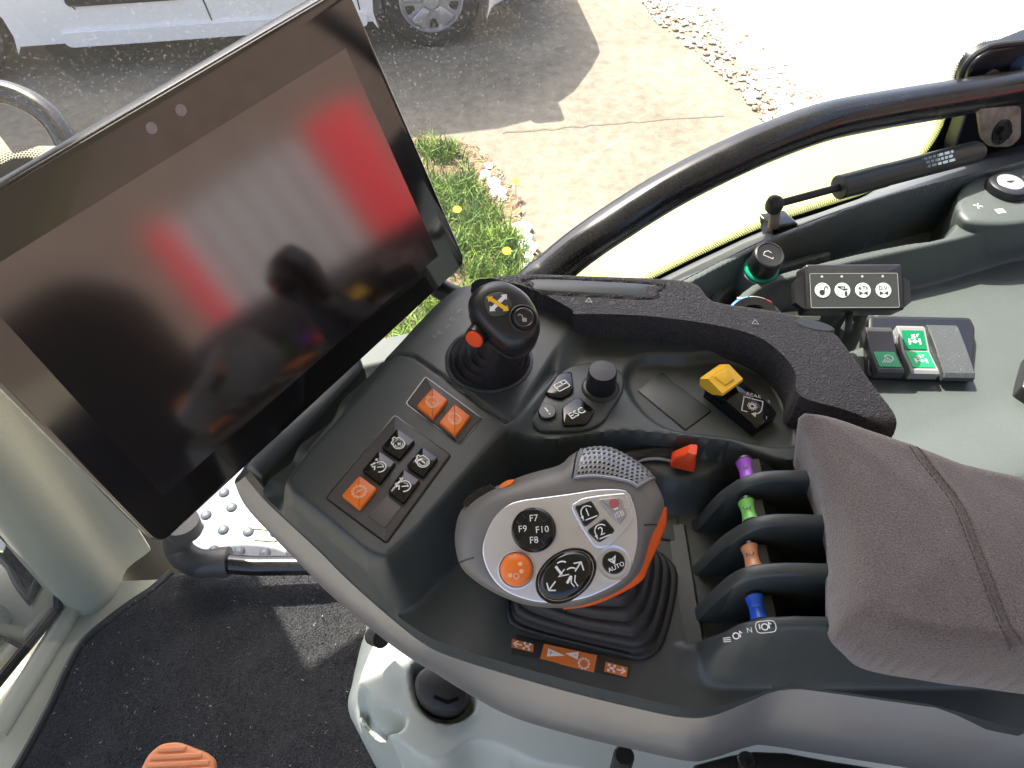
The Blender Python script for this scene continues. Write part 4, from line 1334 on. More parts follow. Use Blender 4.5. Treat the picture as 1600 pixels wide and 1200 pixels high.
# ---------------------------------------------------------------- side window
sw_ = thing('side_window', GN * (.515 + GLASS) + Vector((0, 0, .45)), 'large dusty side window pane with a dotted black border', 'window')
def gl2(u, v): 
    w = onG(u, v, GLASS); l = fg.loc(w); return (l[0], l[1])
g_lo = [(520, 640), (700, 565), (880, 500), (1000, 443), (1100, 394), (1195, 352), (1262, 329), (1349, 302), (1410, 274), (1444, 240), (1470, 199), (1484, 150), (1494, 105), (1515, 80), (1560, 65), (1660, 55)]
lo = [gl2(u, v) for u, v in g_lo]
mb = MB()
mb.add([fg.p(-.62, -.9, 0), fg.p(1.0, -.9, 0), fg.p(1.0, 1.2, 0), fg.p(-.62, 1.2, 0)], [(0, 1, 2, 3)])
mb.add([fg.p(-.62, -.9, -.004), fg.p(1.0, -.9, -.004), fg.p(1.0, 1.2, -.004), fg.p(-.62, 1.2, -.004)], [(0, 1, 2, 3)]) if False else None
mb.build('pane', MT['glass'], sw_)
Lp = np.array(crom(lo[2:], 8))
seg = np.linalg.norm(np.diff(Lp, axis=0), axis=1)
cum = np.concatenate([[0], np.cumsum(seg)])
mb = MB()
pitch = .0031
for j in range(5):
    off = .0010 + j * pitch * .80
    r = .00150 * (1 - j * .08)
    s_ = (j % 2) * pitch / 2
    while s_ < cum[-1]:
        x, y = np.interp(s_, cum, Lp[:, 0]), np.interp(s_, cum, Lp[:, 1])
        x2, y2 = np.interp(s_ + .006, cum, Lp[:, 0]), np.interp(s_ + .006, cum, Lp[:, 1])
        x0, y0 = np.interp(s_ - .006, cum, Lp[:, 0]), np.interp(s_ - .006, cum, Lp[:, 1])
        t = np.array((x2 - x0, y2 - y0)); t /= np.linalg.norm(t) or 1
        n = np.array((-t[1], t[0]))
        p = np.array((x, y)) + n * off
        mb.flat(fg, circ(r, 8, p[0], p[1]), .0012)
        s_ += pitch
mb.build('dotted_border', MT['frit'], sw_, kind='stuff')
# black border and seal under the dots
mb = MB()
V, F = [], []
for i, p in enumerate(Lp):
    t = Lp[min(i + 1, len(Lp) - 1)] - Lp[max(i - 1, 0)]; t /= np.linalg.norm(t)
    n = np.array((-t[1], t[0]))
    q = p - n * .075
    V += [fg.p(p[0], p[1], .0014), fg.p(q[0], q[1], .0014)]
mb.add(V, [(2 * i, 2 * i + 1, 2 * i + 3, 2 * i + 2) for i in range(len(Lp) - 1)])
mb.build('black_border', MT['frit'], sw_)

# ---------------------------------------------------------------- side lining with switches
sp = thing('side_lining', (.35, .55, .40), 'grey green side lining under the window with tray and ledges, right of the armrest', 'lining')
Z1, Z2, ZF = .472, .455, .405
o_px = [(1005, 472, Z1), (1049, 444, Z1), (1120, 408, Z1), (1202, 368, Z1), (1337, 317, Z1), (1400, 298, Z1), (1484, 277, Z1), (1600, 248, Z1), (1700, 222, Z1)]
lining_out = pxpoly(o_px, n=3, closed=False) + [(.95, .60), (.95, .25), (.30, .25), (.02, .36), (-.02, .45)]
ledge1 = pxpoly([(1012, 472), (1052, 446), (1122, 410), (1204, 370), (1338, 319), (1400, 300), (1484, 279), (1600, 250), (1700, 225), (1700, 231), (1602, 255), (1486, 284), (1402, 305), (1341, 324), (1208, 376), (1127, 416), (1060, 452)], Z1, smooth=False)
ledge2 = pxpoly([(1148, 486), (1152, 468), (1175, 447), (1215, 430), (1262, 417), (1340, 398), (1420, 382), (1480, 372), (1500, 340), (1508, 300), (1540, 275), (1700, 240), (1700, 318), (1600, 343), (1500, 371), (1420, 389), (1340, 406), (1262, 426), (1215, 439), (1185, 452), (1165, 470), (1160, 486)], Z2, n=2)
wallA = pxpoly([(1114, 460), (1140, 436), (1215, 409), (1290, 390), (1290, 396), (1215, 417), (1146, 444), (1124, 466), (1128, 486), (1112, 486)], .44, n=2)
lowroll = pxpoly([(1380, 655, .40), (1450, 668, .40), (1620, 690, .40), (1750, 700, .40)], n=3, closed=False)
def lin_z(X, Y, d):
    z = np.full(X.shape, ZF)
    q = X * GN.x + Y * GN.y
    s = X * GX.x + Y * GX.y
    z = z + .018 * sm((.235 - q) / .07) * 0 + .012 * sm((.26 - q) / .08) - .06 * sm((.16 - q) / .06)
    z = z + .006 * np.sin((s - .2) * 6) * 0
    z = z - .05 * sm((q - .36) / .03) * sm((.60 - s) / .04)
    z = terrace(z, X, Y, ledge2, Z2, .014)
    z = np.maximum(z, terrace(np.full(X.shape, .36), X, Y, wallA, .437, .010))
    z = np.maximum(z, terrace(np.full(X.shape, .36), X, Y, ledge1, Z1, .007))
    return z
hfield('lining_shell', lining_out, .0019, lin_z, MT['panel'], sp, skirt=.25)
# lower wall of the lining, in front of the window
mb = MB()
fw_ = Fr(gpt(.02), GX, GX.cross(Vector((0, 0, 1))))
mb.prism(fw_, [(.03, 0), (.8, 0), (.8, .27), (.20, .27), (.145, .40), (.06, .408), (.03, .38)], -.035, 0, bev=.006)
mb.build('lower_wall', MT['panel'], sp, 40)
mb = MB(); mb.tube([onG(560, 615, .025) + Vector((0, 0, 0)), onG(690, 500, .03), onG(760, 470, .03)], .006, 8); mb.build('wall_bead', MT['pillar'], sp)
# dark ledge between lining and glass
rings = []
for a_, b_ in zip(crom([onZ(u, v, Z1 - .006) for u, v in ((985, 486), (1049, 447), (1120, 411), (1202, 371), (1337, 320), (1484, 280), (1750, 212))], 6), crom([onG(u, v, GLASS - .004) for u, v in ((985, 460), (1049, 427), (1120, 393), (1202, 357), (1337, 313), (1440, 262), (1750, 180))], 6)):
    a_, b_ = Vector(a_), Vector(b_)
    rings.append([a_ + Vector((0, 0, -.04)), a_, a_ * .8 + b_ * .2 + Vector((0, 0, .006)), a_ * .4 + b_ * .6, b_, b_ + Vector((0, 0, -.04))])
mb = MB(); mb.loft(rings); mb.build('window_ledge', M('blue_grey_ledge', (.06, .066, .075), .5, dust=.3), sp)
# ignition lock plinth
fi = frZ(1570, 320, Z2, 1640, 305)
P = crom([fi.px(u, v) for u, v in [(1488, 330), (1500, 300), (1530, 282), (1600, 268), (1680, 262), (1700, 330), (1640, 350), (1580, 362), (1520, 362), (1496, 352)]], 4, True)
mb = MB(); mb.prism(fi, P, -.03, .012, bev=.006); plinth = mb.build('lock_plinth', MT['panel'], sp, 50)
c = fi.px(1572, 296, .012)
f = fi.at(c[0], c[1], .012, rad(-10))
lock = thing('ignition_lock', f.p(0, 0, 0), 'round black ignition lock with silver key slot on the lining', 'lock')
mb = MB(); mb.lathe(f, [(.0235, -.002), (.0235, .005), (.022, .009), (.019, .0105), (.0145, .0105), (.014, .0085)], 40); mb.build('bezel', MT['black'], lock)
mb = MB(); mb.lathe(f, [(.0150, .0), (.0150, .0100), (.0140, .0108), (.0001, .0108)], 32); ky = mb.build('barrel', MT['chrome'], lock)
mb = MB(); mb.flat(f, [(-.0045, -.0012), (.004, -.0012), (.004, .0012), (-.0045, .0012)], .0112); mb.flat(f, [(-.003, -.0022), (.001, -.0022), (.001, -.0012), (-.003, -.0012)], .0113); mb.build('key_slot', MT['blackprint'], ky)
mb = MB()
c = fi.px(1528, 322, .012); q = fi.at(c[0], c[1], .0124, rad(20))
mb.stroke(q, [(-.004, -.003), (.004, .003)], .0013); mb.stroke(q, [(-.003, .004), (.003, -.004)], .0013, .0001)
c = fi.px(1562, 330, .012); q = fi.at(c[0], c[1], .0124, rad(-12)); mb.flat(q, [(-.004, -.004), (.006, -.003), (.005, .004), (-.005, .003)])
mb.build('print', MT['white'], lock)

# black box with four buttons
nb_ = Vector((-.02, -.55, .83)).normalized()
fb = Fr(onZ(1337, 452, .492), (1, .0, .0), nb_)
P = [fb.px(u, v) for u, v in [(1259, 423), (1408, 421), (1413, 480), (1264, 485)]]
x0, x1 = P[3][0], P[1][0]; y0, y1 = P[3][1], P[0][1]
box_ = thing('control_box', fb.p(0, 0, -.02), 'small black control box with four round white buttons clipped on the lining ledge', 'control box')
mb = MB(); mb.prism(fb, rounded([(x0 - .0015, y0), (x1 + .0015, y0), (x1 + .0015, y1 + .0065), (x0 - .0015, y1 + .0065)], .003), -.026, 0, bev=.0025); mb.build('case', MT['black'], box_, 40)
mb = MB()
for s_, xx in ((-1, x0 - .001), (1, x1 + .001)):
    mb = MB()
    e = [(xx, y1 - .001), (xx + s_ * .006, y1 - .004), (xx + s_ * .010, y1 - .011), (xx + s_ * .010, y0 + .010), (xx + s_ * .006, y0 + .004), (xx, y0 + .001)]
    mb.prism(fb, [(xx + s_ * .0005, y0 + .002), (xx + s_ * .0095, y0 + .009), (xx + s_ * .0095, y1 - .009), (xx + s_ * .0005, y1 - .002)], -.016, -.0058)
    mb.build('lug', MT['black'], box_)
fx0, fx1, fy0, fy1 = x0 + .002, x1 - .004, y0 + .0025, y1 - .003
mb = MB(); mb.prism(fb, rounded([(fx0, fy0), (fx1, fy0), (fx1, fy1), (fx0, fy1)], .0015), -.0004, .0004); fc_ = mb.build('face_film', M('face_film', (.03, .035, .033), .45), box_)
mb = MB(); mb.stroke(fb, rounded([(fx0, fy0), (fx1, fy0), (fx1, fy1), (fx0, fy1)], .0015), .0004, .0007, closed=True); mb.build('film_line', MT['dimprint'], box_)
M_btn = M('pale_button', (.50, .52, .52), .5)
for k, (u, v) in enumerate(((1285, 454), (1316, 454), (1348, 454), (1380, 454))):
    c = fb.px(u, v); q = fb.at(c[0], c[1], .0004)
    rr_ = .0074
    mb = MB(); mb.lathe(q, [(rr_, -.0002), (rr_, .0003), (rr_ * .96, .0006), (.0001, .0006)], 28); o = mb.build('round_button', M_btn, box_)
    mb = MB(); z = .0009
    if k == 0:
        mb.prism(q, circ(.0026, 14, -.0008, -.002), z - .0003, z); mb.stroke(q, [(.001, -.001), (.0018, .002)] + arc(.0016, 180, 0, 6, .0032, .002) + [(.0048, .0008)], .0008, z)
    elif k == 1:
        mb.stroke(q, [(-.0048, .0036), (.002, .0034), (.001, .0006), (-.0048, .0036)], .0008, z); mb.stroke(q, [(.001, .0006), (.0046, .0014)], .0012, z)
        for yy in (-.001, -.0026, -.0042): mb.flat(q, [(.0016, yy), (.0042, yy), (.0042, yy - .0011), (.0016, yy - .0011)], z)
    else:
        mb.text(q, ('4:Th', 'D.V.')[k - 2], .0052, z, cy=.0022, bold=.01)
        mb.flat(q, [(-.004, -.0008), (-.004, -.0046), (0, -.0027)], z); mb.flat(q, [(.004, -.0008), (.004, -.0046), (0, -.0027)], z)
    mb.build('symbol', MT['blackprint'], o)
    mb = MB(); q2 = fb.at(c[0], fy1 - .0030, .0004); mb.lathe(q2, [(.0012, 0), (.0012, .0003), (.0001, .0004)], 12); mb.build('indicator', MT['dimprint'], box_)
mb = MB(); w0 = fb.p((x0 + x1) / 2, y0, -.012)
mb.tube(crom([w0 + Vector((0, .004, 0)), w0 + Vector((-.002, -.012, -.012)), onZ(1325, 500, .44), onZ(1314, 525, .425), onZ(1300, 560, .40)], 6), .0033, 10); cb = mb.build('cable', MT['seal'], box_)
mb = MB(); mb.tube([onZ(1328, 501, .443), onZ(1320, 515, .433)], .0042, 10); mb.build('ferrule', M('grey_sleeve', (.45, .46, .46), .5), box_)

# bank of three rocker switches
ns = Vector((0, -.12, 1)).normalized()
fk = Fr(onZ(1437, 545, .413), onZ(1520, 548, .418) - onZ(1357, 545, .418), ns)
bank = thing('rocker_switch_bank', fk.p(0, 0, -.01), 'black frame with three rocker switches on the side lining', 'switch bank')
P = [fk.px(u, v, .004) for u, v in [(1357, 493), (1516, 496), (1524, 512), (1520, 592), (1355, 586)]]
Q = [np.array(p) for p in rounded(P, .005)]
A_ = sum(Q[i][0] * Q[(i + 1) % len(Q)][1] - Q[(i + 1) % len(Q)][0] * Q[i][1] for i in range(len(Q)))
if A_ < 0: Q = Q[::-1]
mb = MB(); mb.prism(fk, Q, -.02, .0045, bev=.002); mb.prism(fk, inset(Q, .004), .0, .0047, 1); mb.build('frame', [MT['black'], MT['gloss']], bank, 40)
def rocker(px4, kind):
    P = [fk.px(u, v, .011) for u, v in px4]
    xa, xb = (P[0][0] + P[3][0]) / 2, (P[1][0] + P[2][0]) / 2
    ya, yb = (P[2][1] + P[3][1]) / 2, (P[0][1] + P[1][1]) / 2
    mid = (ya + yb) / 2
    if kind == 2: prof = [(ya, .004), (ya, .010), (ya + .004, .0125), (mid, .0135), (yb - .004, .0125), (yb, .010), (yb, .004)]
    else: prof = [(ya, .004), (ya, .0135), (ya + .003, .0150), (mid, .0105), (yb - .003, .0155), (yb, .014), (yb, .004)]
    mb = MB()
    mb.loft([[fk.p(x, y, z - dz) for y, z in prof][::-1] for x, dz in ((xa, .0008), (xa + .0008, 0), (xb - .0008, 0), (xb, .0008))])
    o = mb.build('rocker', [MT['rocker1'], MT['rocker2'], MT['rocker3']][kind], bank, 30)
    def leg(ylo, yhi, mat, kind2):
        zl = np.interp([ylo, yhi], [ya, ya + .003, mid, yb - .003, yb], [.0135, .0150, .0105, .0155, .014])
        c = fk.p((xa + xb) / 2, (ylo + yhi) / 2, (zl[0] + zl[1]) / 2 + .0006)
        d = fk.p(0, yhi, zl[1]) - fk.p(0, ylo, zl[0])
        q = Fr(c, fk.x, fk.x.cross(d))
        hw, hh = (xb - xa) * .40, (yhi - ylo) / 2
        mb = MB(); mb.prism(q, rounded([(-hw, -hh), (hw, -hh), (hw, hh), (-hw, hh)], .0008), -.0004, .0003); l = mb.build('legend', mat, o)
        mb = MB()
        if kind2 == 0:
            mb.stroke(q, arc(.0042, 150, -60, 12, .002, .0015) + [(-.0018, .0036)], .0011, .0005)
            for t in range(4): mb.stroke(q, [(-.0016 + t * .0017, .0005 - t * .0012), (-.0062 + t * .0022, -.0052)], .0009, .0005)
        else:
            for s_ in (-1, 1): mb.stroke(q, [(s_ * .0052, -.0052), (s_ * .0052, .0012)], .0018, .0005)
            mb.stroke(q, [(-.0052, -.002), (.0052, -.002)], .0009, .0006); mb.stroke(q, circ(.0016, 10, 0, -.002), .0008, .0007, closed=True)
            for t in range(3): mb.stroke(q, [(-.0028, .0012 + t * .0018), (.0014, .0022 + t * .0018)], .0009, .0005)
            mb.stroke(q, [(.0034, .003), (.0034, .0058), (.0056, .0062)], .0009, .0005)
        mb.build('symbol', MT['white'], l)
    if kind == 0: leg(ya + .0055, mid - .0012, MT['greenled'], 0)
    if kind == 1:
        leg(ya + .0065, mid - .001, MT['greenled'], 1); leg(mid + .0015, yb - .0065, MT['greendark'], 1)
MT['rocker1'] = M('dark_grey_rocker', (.05, .05, .05), .4, dust=.15)
MT['rocker3'] = M('dusty_rocker', (.045, .05, .052), .5, dust=.7, dustcol=(.4, .4, .4), bump=.3, bscale=900)
MT['rocker2'] = M('grey_rocker', (.20, .20, .20), .4, dust=.1)
rocker([(1361, 514), (1403, 515), (1399, 584), (1358, 584)], 0)
rocker([(1411, 512), (1455, 513), (1452, 585), (1409, 587)], 1)
rocker([(1463, 507), (1512, 508), (1507, 590), (1459, 588)], 2)
# switch cut by the right edge
f = Fr(onZ(1612, 590, .415), (1, .12, 0), ns)
rs = thing('rocker_switch', f.p(0, 0, 0), 'black rocker switch cut by the right picture edge', 'switch')
mb = MB(); mb.prism(f, rounded([f.px(u, v) for u, v in [(1604, 555), (1680, 560), (1680, 640), (1612, 635), (1588, 612)]], .003), -.01, .010, bev=.002); mb.build('frame', MT['black'], rs)
mb = MB(); mb.prism(f, rounded([f.px(u, v) for u, v in [(1610, 568), (1670, 570), (1670, 622), (1598, 616)]], .002), .006, .014, bev=.002); mb.build('rocker', MT['rocker2'], rs)

# capped socket in the tray
ax = Vector((.05, -.30, .95)).normalized()
cs = onZ(1193, 413, .466)
f = Fr(cs, (1, 0, 0), ax)
so_ = thing('capped_socket', f.p(0, 0, -.05), 'black capped socket with a green ring in the lining tray', 'socket')
mb = MB(); mb.lathe(f, [(.0155, -.004), (.0155, .016), (.0150, .0185), (.0135, .0195), (.0125, .0185), (.0001, .0180)], 36); cp_ = mb.build('cap', MT['black'], so_)
mb = MB(); mb.lathe(f, [(.0185, -.010), (.0185, -.006), (.0172, -.0045)], 36); mb.build('ring', MT['teal'], so_)
mb = MB(); mb.lathe(f, [(.024, -.06), (.0225, -.03), (.0195, -.010), (.0180, -.009)], 36, cap1=False); mb.build('collar', M('blue_grey_collar', (.10, .13, .16), .5), so_)
mb = MB(); q = f.at(0, 0, .0183, rad(-25)); mb.stroke(q, [(-.006, -.003), (.004, -.003), (.004, -.001)], .0008); mb.stroke(q, [(-.006, -.003), (-.006, .001), (-.003, .004), (.001, .003)], .0008, .0001); mb.build('symbol', MT['dimprint'], cp_)
# heater knob peeping over the hand rest
kc = onZ(1181, 506, .458)
f = Fr(kc, (1, 0, 0), (.05, -.28, .95))
kn = thing('heater_knob', f.p(0, 0, -.02), 'large black rotary knob with blue and red bands marked F behind the hand rest', 'knob')
mb = MB(); mb.lathe(f, [(.030, -.035), (.030, .002), (.0275, .004), (.019, .0045), (.017, .001), (.0001, .0)], 60); mb.build('body', MT['gloss'], kn)
def band(a0, a1, mat, nme):
    mb = MB(); n_ = 12
    V = []
    for k in range(n_ + 1):
        a = rad(a0 + (a1 - a0) * k / n_)
        for r, z in ((.0303, -.010), (.0303, .0018), (.0278, .0043)): V.append(f.p(r * math.cos(a), r * math.sin(a), z))
    mb.add(V, [(3 * k + j, 3 * k + j + 1, 3 * k + 4 + j, 3 * k + 3 + j) for k in range(n_) for j in (0, 1)]); mb.build(nme, mat, kn)
band(100, 165, MT['blueband'], 'blue_band'); band(52, 64, MT['greyred'], 'red_band'); band(66, 98, MT['rocker2'], 'grey_band')
mb = MB(); q = f.at(.0292 * math.cos(rad(118)), .0292 * math.sin(rad(118)), .0038, rad(90 + 118 - 90)); q = Fr(q.o, f.x * .2 + f.y, f.n + (f.x * math.cos(rad(118)) + f.y * math.sin(rad(118))) * .9)
mb.text(q, 'F', .008, .0010); mb.build('letter', MT['white'], kn)
# pale strip behind the knob
mb = MB(); q = frZ(1240, 497, .41, 1290, 500); mb.prism(q, [q.px(u, v) for u, v in [(1222, 490), (1278, 487), (1282, 496), (1228, 500)]], -.004, .003, bev=.001); mb.build('label_rail', MT['pillar'], sp)

# ---------------------------------------------------------------- grab rail, gas strut, corner fittings
rl = [(790, 500), (835, 445), (860, 425), (905, 388), (960, 350), (1040, 300), (1120, 258), (1200, 222), (1290, 190), (1380, 172), (1470, 157), (1560, 142), (1620, 128), (1700, 105)]
rp_ = [onG(u, v, .026) for u, v in rl]
rail = thing('grab_rail', rp_[4], 'thick scuffed black grab rail curving along the side window', 'rail')
mb = MB(); mb.tube(crom(rp_, 6), .0202, 24); mb.build('tube', MT['steel'], rail, 80)
st_ = thing('gas_strut', onG(1200, 325, -.01), 'black gas strut with thin rod and ball joint below the grab rail', 'gas strut')
A = onG(1210, 320, -.01); B = onG(1310, 293, -.01); Cc = onG(1382, 274, -.01); D = onG(1530, 236, -.01)
mb = MB(); mb.tube([A, B + (Cc - B) * .3], .0042, 12); mb.build('rod', MT['rubber'], st_)
mb = MB(); dd = (D - B).normalized()
mb.tube([B, B + dd * .001, Cc, Cc + dd * .0005, D - dd * .006, D], [.0118, .0132, .0132, .0126, .0126, .0100], 20); mb.build('cylinder', M('strut_black', (.03, .035, .03), .4, dust=.3), st_)
fpn = Fr((Cc * .62 + D * .38) , dd, (C0 - (Cc + D) / 2))
mb = MB()
for k in range(3):
    xx = -.030
    while xx < .030:
        w_ = random.uniform(.002, .006); mb.flat(fpn, [(xx, .008 - k * .0045), (xx + w_, .008 - k * .0045), (xx + w_, .0052 - k * .0045), (xx, .0052 - k * .0045)], .0126); xx += w_ + .0012
mb.build('worn_print', M('blue_grey_print', (.25, .32, .36), .5), st_)
mb = MB(); q = Fr(A, (1, 0, 0), (0, -.2, 1)); mb.lathe(q, [(.003, -.009), (.0085, -.006), (.0095, 0), (.0085, .006), (.004, .009)], 20); mb.build('ball_joint', MT['rubber'], st_)
bk = [onG(u, v, -.005) for u, v in ((1196, 345), (1236, 338), (1250, 385), (1205, 398))]
mb = MB(); fq = Fr(bk[0], GX, (GX.cross(Vector((0, 0, 1))))); L_ = [fq.loc(p)[:2] for p in bk]; mb.prism(fq, rounded(L_, .003), -.012, .012, bev=.002); mb.build('foot_bracket', MT['steel'], st_)
mb = MB(); mb.tube([A + Vector((.002, 0, -.004)), A + Vector((.006, 0, -.028))], .006, 10); mb.build('stud', MT['rust'], st_)
# corner housing at top right
ch = thing('corner_housing', onG(1560, 130, .05), 'black corner housing with bolt behind the rail at top right', 'housing')
fh_ = Fr(onG(1560, 120, .055), GX, GX.cross(Vector((0, 0, 1))))
def hp(L, z=0): return [fh_.px(u, v, z) for u, v in L]
mb = MB(); P = crom(hp([(1502, 175), (1503, 130), (1512, 98), (1535, 78), (1570, 68), (1720, 55), (1720, 330), (1500, 300), (1480, 250)]), 3, True)
mb.prism(fh_, P, -.01, .008, bev=.003); mb.build('plate', MT['black'], ch, 40)
Lq = hp([(1504, 170), (1505, 128), (1516, 100), (1538, 82), (1572, 72), (1700, 62)], .012)
mb = MB(); mb.tube([fh_.p(x, y, .008) for x, y in crom(Lq, 5)], .0035, 8); mb.build('lip', MT['seal'], ch)
c = fh_.px(1545, 128, .01); q = fh_.at(c[0], c[1], .008); mb = MB(); mb.lathe(q, [(.014, 0), (.014, .003), (.010, .0035), (.010, .008), (.0001, .009)], 24); mb.build('bolt', MT['rust'], ch)
c = fh_.px(1592, 103, .01); q = fh_.at(c[0], c[1], .008); mb = MB(); mb.lathe(q, [(.011, 0), (.011, .012), (.008, .014), (.0001, .014)], 24); mb.build('cable_gland', M('blue_plug', (.05, .09, .16), .3), ch)
rb = thing('rail_bracket', onG(1565, 205, -.005), 'worn steel bracket with a bolt under the rail at the right edge', 'bracket')
fq = Fr(onG(1565, 200, -.004), GX, GX.cross(Vector((0, 0, 1))) + Vector((0, 0, .35)))
mb = MB(); P = rounded([fq.px(u, v) for u, v in [(1530, 170), (1596, 165), (1596, 215), (1580, 230), (1550, 230), (1536, 215)]], .006); mb.prism(fq, P, -.005, 0, bev=.0015); mb.build('plate', MT['rust'], rb)
c = fq.px(1564, 206); q = fq.at(c[0], c[1]); mb = MB(); mb.lathe(q, [(.014, 0), (.014, .002), (.009, .0025)], 24); mb.lathe(q, [(.0085, .002), (.0085, .008), (.0001, .0085)], 6); mb.build('bolt', MT['steel'], rb)

# ---------------------------------------------------------------- low tube rail with elbow by the carpet
hr = thing('low_tube_rail', onZ(330, 878, .04), 'low black tube rail with grey elbow at the carpet edge', 'rail')
mb = MB(); mb.tube([onZ(322, 878, .055), onZ(400, 884, .055), onZ(480, 883, .055), onZ(600, 860, .055)], .0135, 20); mb.build('tube', MT['steel'], hr)
mb = MB(); el = crom([onZ(345, 879, .055), onZ(312, 880, .055), onZ(287, 868, .058), onZ(277, 850, .070), onZ(281, 832, .095), onZ(287, 823, .11)], 6)
M_el = M('elbow_rubber', (.055, .052, .05), .5, dust=.15)
mb.tube(el, .0190, 20); e_ = mb.build('elbow', M_el, hr, 80)
mb = MB(); mb.tube([el[0], el[0] + (Vector(el[0]) - Vector(el[3])) * .9], .0205, 20); mb.build('collar', M_el, hr)
mb = MB(); mb.tube([Vector(el[-1]) - Vector((0, .002, .008)), Vector(el[-1]) + Vector((0, .001, .012))], .0225, 20); mb.build('collar', M_el, hr)
# pedal
MT['pedal'] = M('pedal_orange', (.80, .30, .13), .5, dust=.15)
pd = thing('foot_pedal', onZ(280, 1190, .06), 'orange ribbed foot pedal at the lower left edge', 'pedal')
fp_ = Fr(onZ(275, 1195, .085), onZ(330, 1200, .085) - onZ(225, 1205, .085), (.1, -.3, .95))
P = rounded([fp_.px(u, v) for u, v in [(218, 1205), (232, 1178), (252, 1162), (275, 1160), (322, 1178), (335, 1190), (335, 1240), (205, 1240)]], .006)
mb = MB(); mb.prism(fp_, P, -.012, 0, bev=.002); mb.build('pad', MT['pedal'], pd)
xs_ = [p[0] for p in P]; ys_ = [p[1] for p in P]
for k in range(7):
    y = max(ys_) - .006 - k * .0075
    xr = []
    for (xa_, ya_), (xb_, yb_) in zip(P, P[1:] + P[:1]):
        if (ya_ - y) * (yb_ - y) < 0: xr.append(xa_ + (xb_ - xa_) * (y - ya_) / (yb_ - ya_))
    if len(xr) < 2: continue
    xl, xh = min(xr) + .004, max(xr) - .004
    mb = MB(); mb.prism(fp_, rounded([(xl, y - .0024), (xh, y - .0024), (xh, y + .0024), (xl, y + .0024)], .0015), -.001, .0020, bev=.001)
    mb.build('rib', MT['pedal'], pd)
mb = MB(); mb.tube([fp_.p(0, -.02, -.01), fp_.p(.0, -.03, -.07)], .008, 10); mb.build('stem', MT['steel'], pd)

# ---------------------------------------------------------------- seat base under the armrest
sb = thing('seat_base', onZ(800, 1150, .05), 'pale grey green moulded seat base under the armrest', 'seat base')
flange = pxpoly([(606, 940, .2), (570, 985, .2), (548, 1070, .2), (542, 1105, .2), (560, 1140, .2), (600, 1185, .2), (660, 1230, .2), (760, 1310, .2), (1300, 1420, .2), (1500, 1300, .2), (1500, 900, .2), (900, 900, .2)], n=3)
inner = pxpoly([(612, 975), (590, 1000), (572, 1040), (562, 1075), (566, 1098), (588, 1127), (640, 1165), (672, 1182), (695, 1180), (715, 1165), (738, 1153), (775, 1156), (830, 1183), (900, 1197), (1100, 1225), (1300, 1260), (1500, 1200), (1500, 900), (900, 900)], .33, n=3)
slot = pxpoly([(584, 1140), (600, 1160), (640, 1178), (622, 1184), (595, 1168)], .23, n=3)
ridge = pxpoly([(612, 985), (640, 1010), (665, 1080), (690, 1130), (672, 1145), (640, 1080), (610, 1010)], .34, n=3)
knobhole = pxpoly([(650, 1035), (680, 1040), (725, 1075), (732, 1100), (700, 1115), (665, 1100), (648, 1070)], .34, n=3)
panel2 = pxpoly([(700, 1190), (740, 1164), (775, 1168), (790, 1200), (790, 1260), (690, 1240)], .26, n=3)
def sb_z(X, Y, d):
    z = .19 + .03 * np.sqrt(np.clip(1 - (1 - np.clip(d / .02, 0, 1)) ** 2, 0, 1))
    z = terrace(z, X, Y, panel2, .27, .006)
    z = terrace(z, X, Y, inner, .33, .020)
    t = terrace(np.zeros(X.shape), X, Y, knobhole, 1.0, .006)
    z = z - t * .02
    t = terrace(np.zeros(X.shape), X, Y, slot, 1.0, .008)
    return z - t * .06
hfield('cover', flange, .002, sb_z, MT['seatbase'], sb, skirt=.02)
f = Fr(onZ(690, 1080, .335), onZ(725, 1100, .335) - onZ(660, 1060, .335), (.1, -.15, 1))
mb = MB(); mb.lathe(f, [(.024, -.03), (.024, .004), (.021, .012), (.015, .015), (.0001, .016)], 32, sx=1.0, sy=.75); kb = mb.build('adjuster_knob', MT['rubber'], sb)
mb = MB(); mb.stroke(f, [(-.002, -.009), (.010, -.007), (.016, .0)], .003, .0156); mb.build('knob_mark', MT['gloss'], sb)
mb = MB(); mb.tube([onZ(583, 993, .36), onZ(596, 998, .37)], .008, 12); mb.build('rubber_stop', MT['rubber'], sb)
mb = MB(); q = frZ(770, 1195, .24); mb.box(q, -.003, .003, -.05, .02, 0, .03); mb.build('gap', MT['seal'], sb)
hs = thing('corrugated_hose', onZ(975, 1190, .35), 'short black corrugated hose below the console trim', 'hose')
c = onZ(975, 1180, .44)
pr = []
for k in range(22): pr += [(.0058, -.11 + k * .005), (.0072, -.11 + k * .005 + .0012), (.0072, -.11 + k * .005 + .0034), (.0058, -.11 + k * .005 + .0044)]
mb = MB(); mb.lathe(Fr(c, (1, 0, 0), (0, .1, 1)), pr, 20); mb.build('sleeve', MT['rubber'], hs)

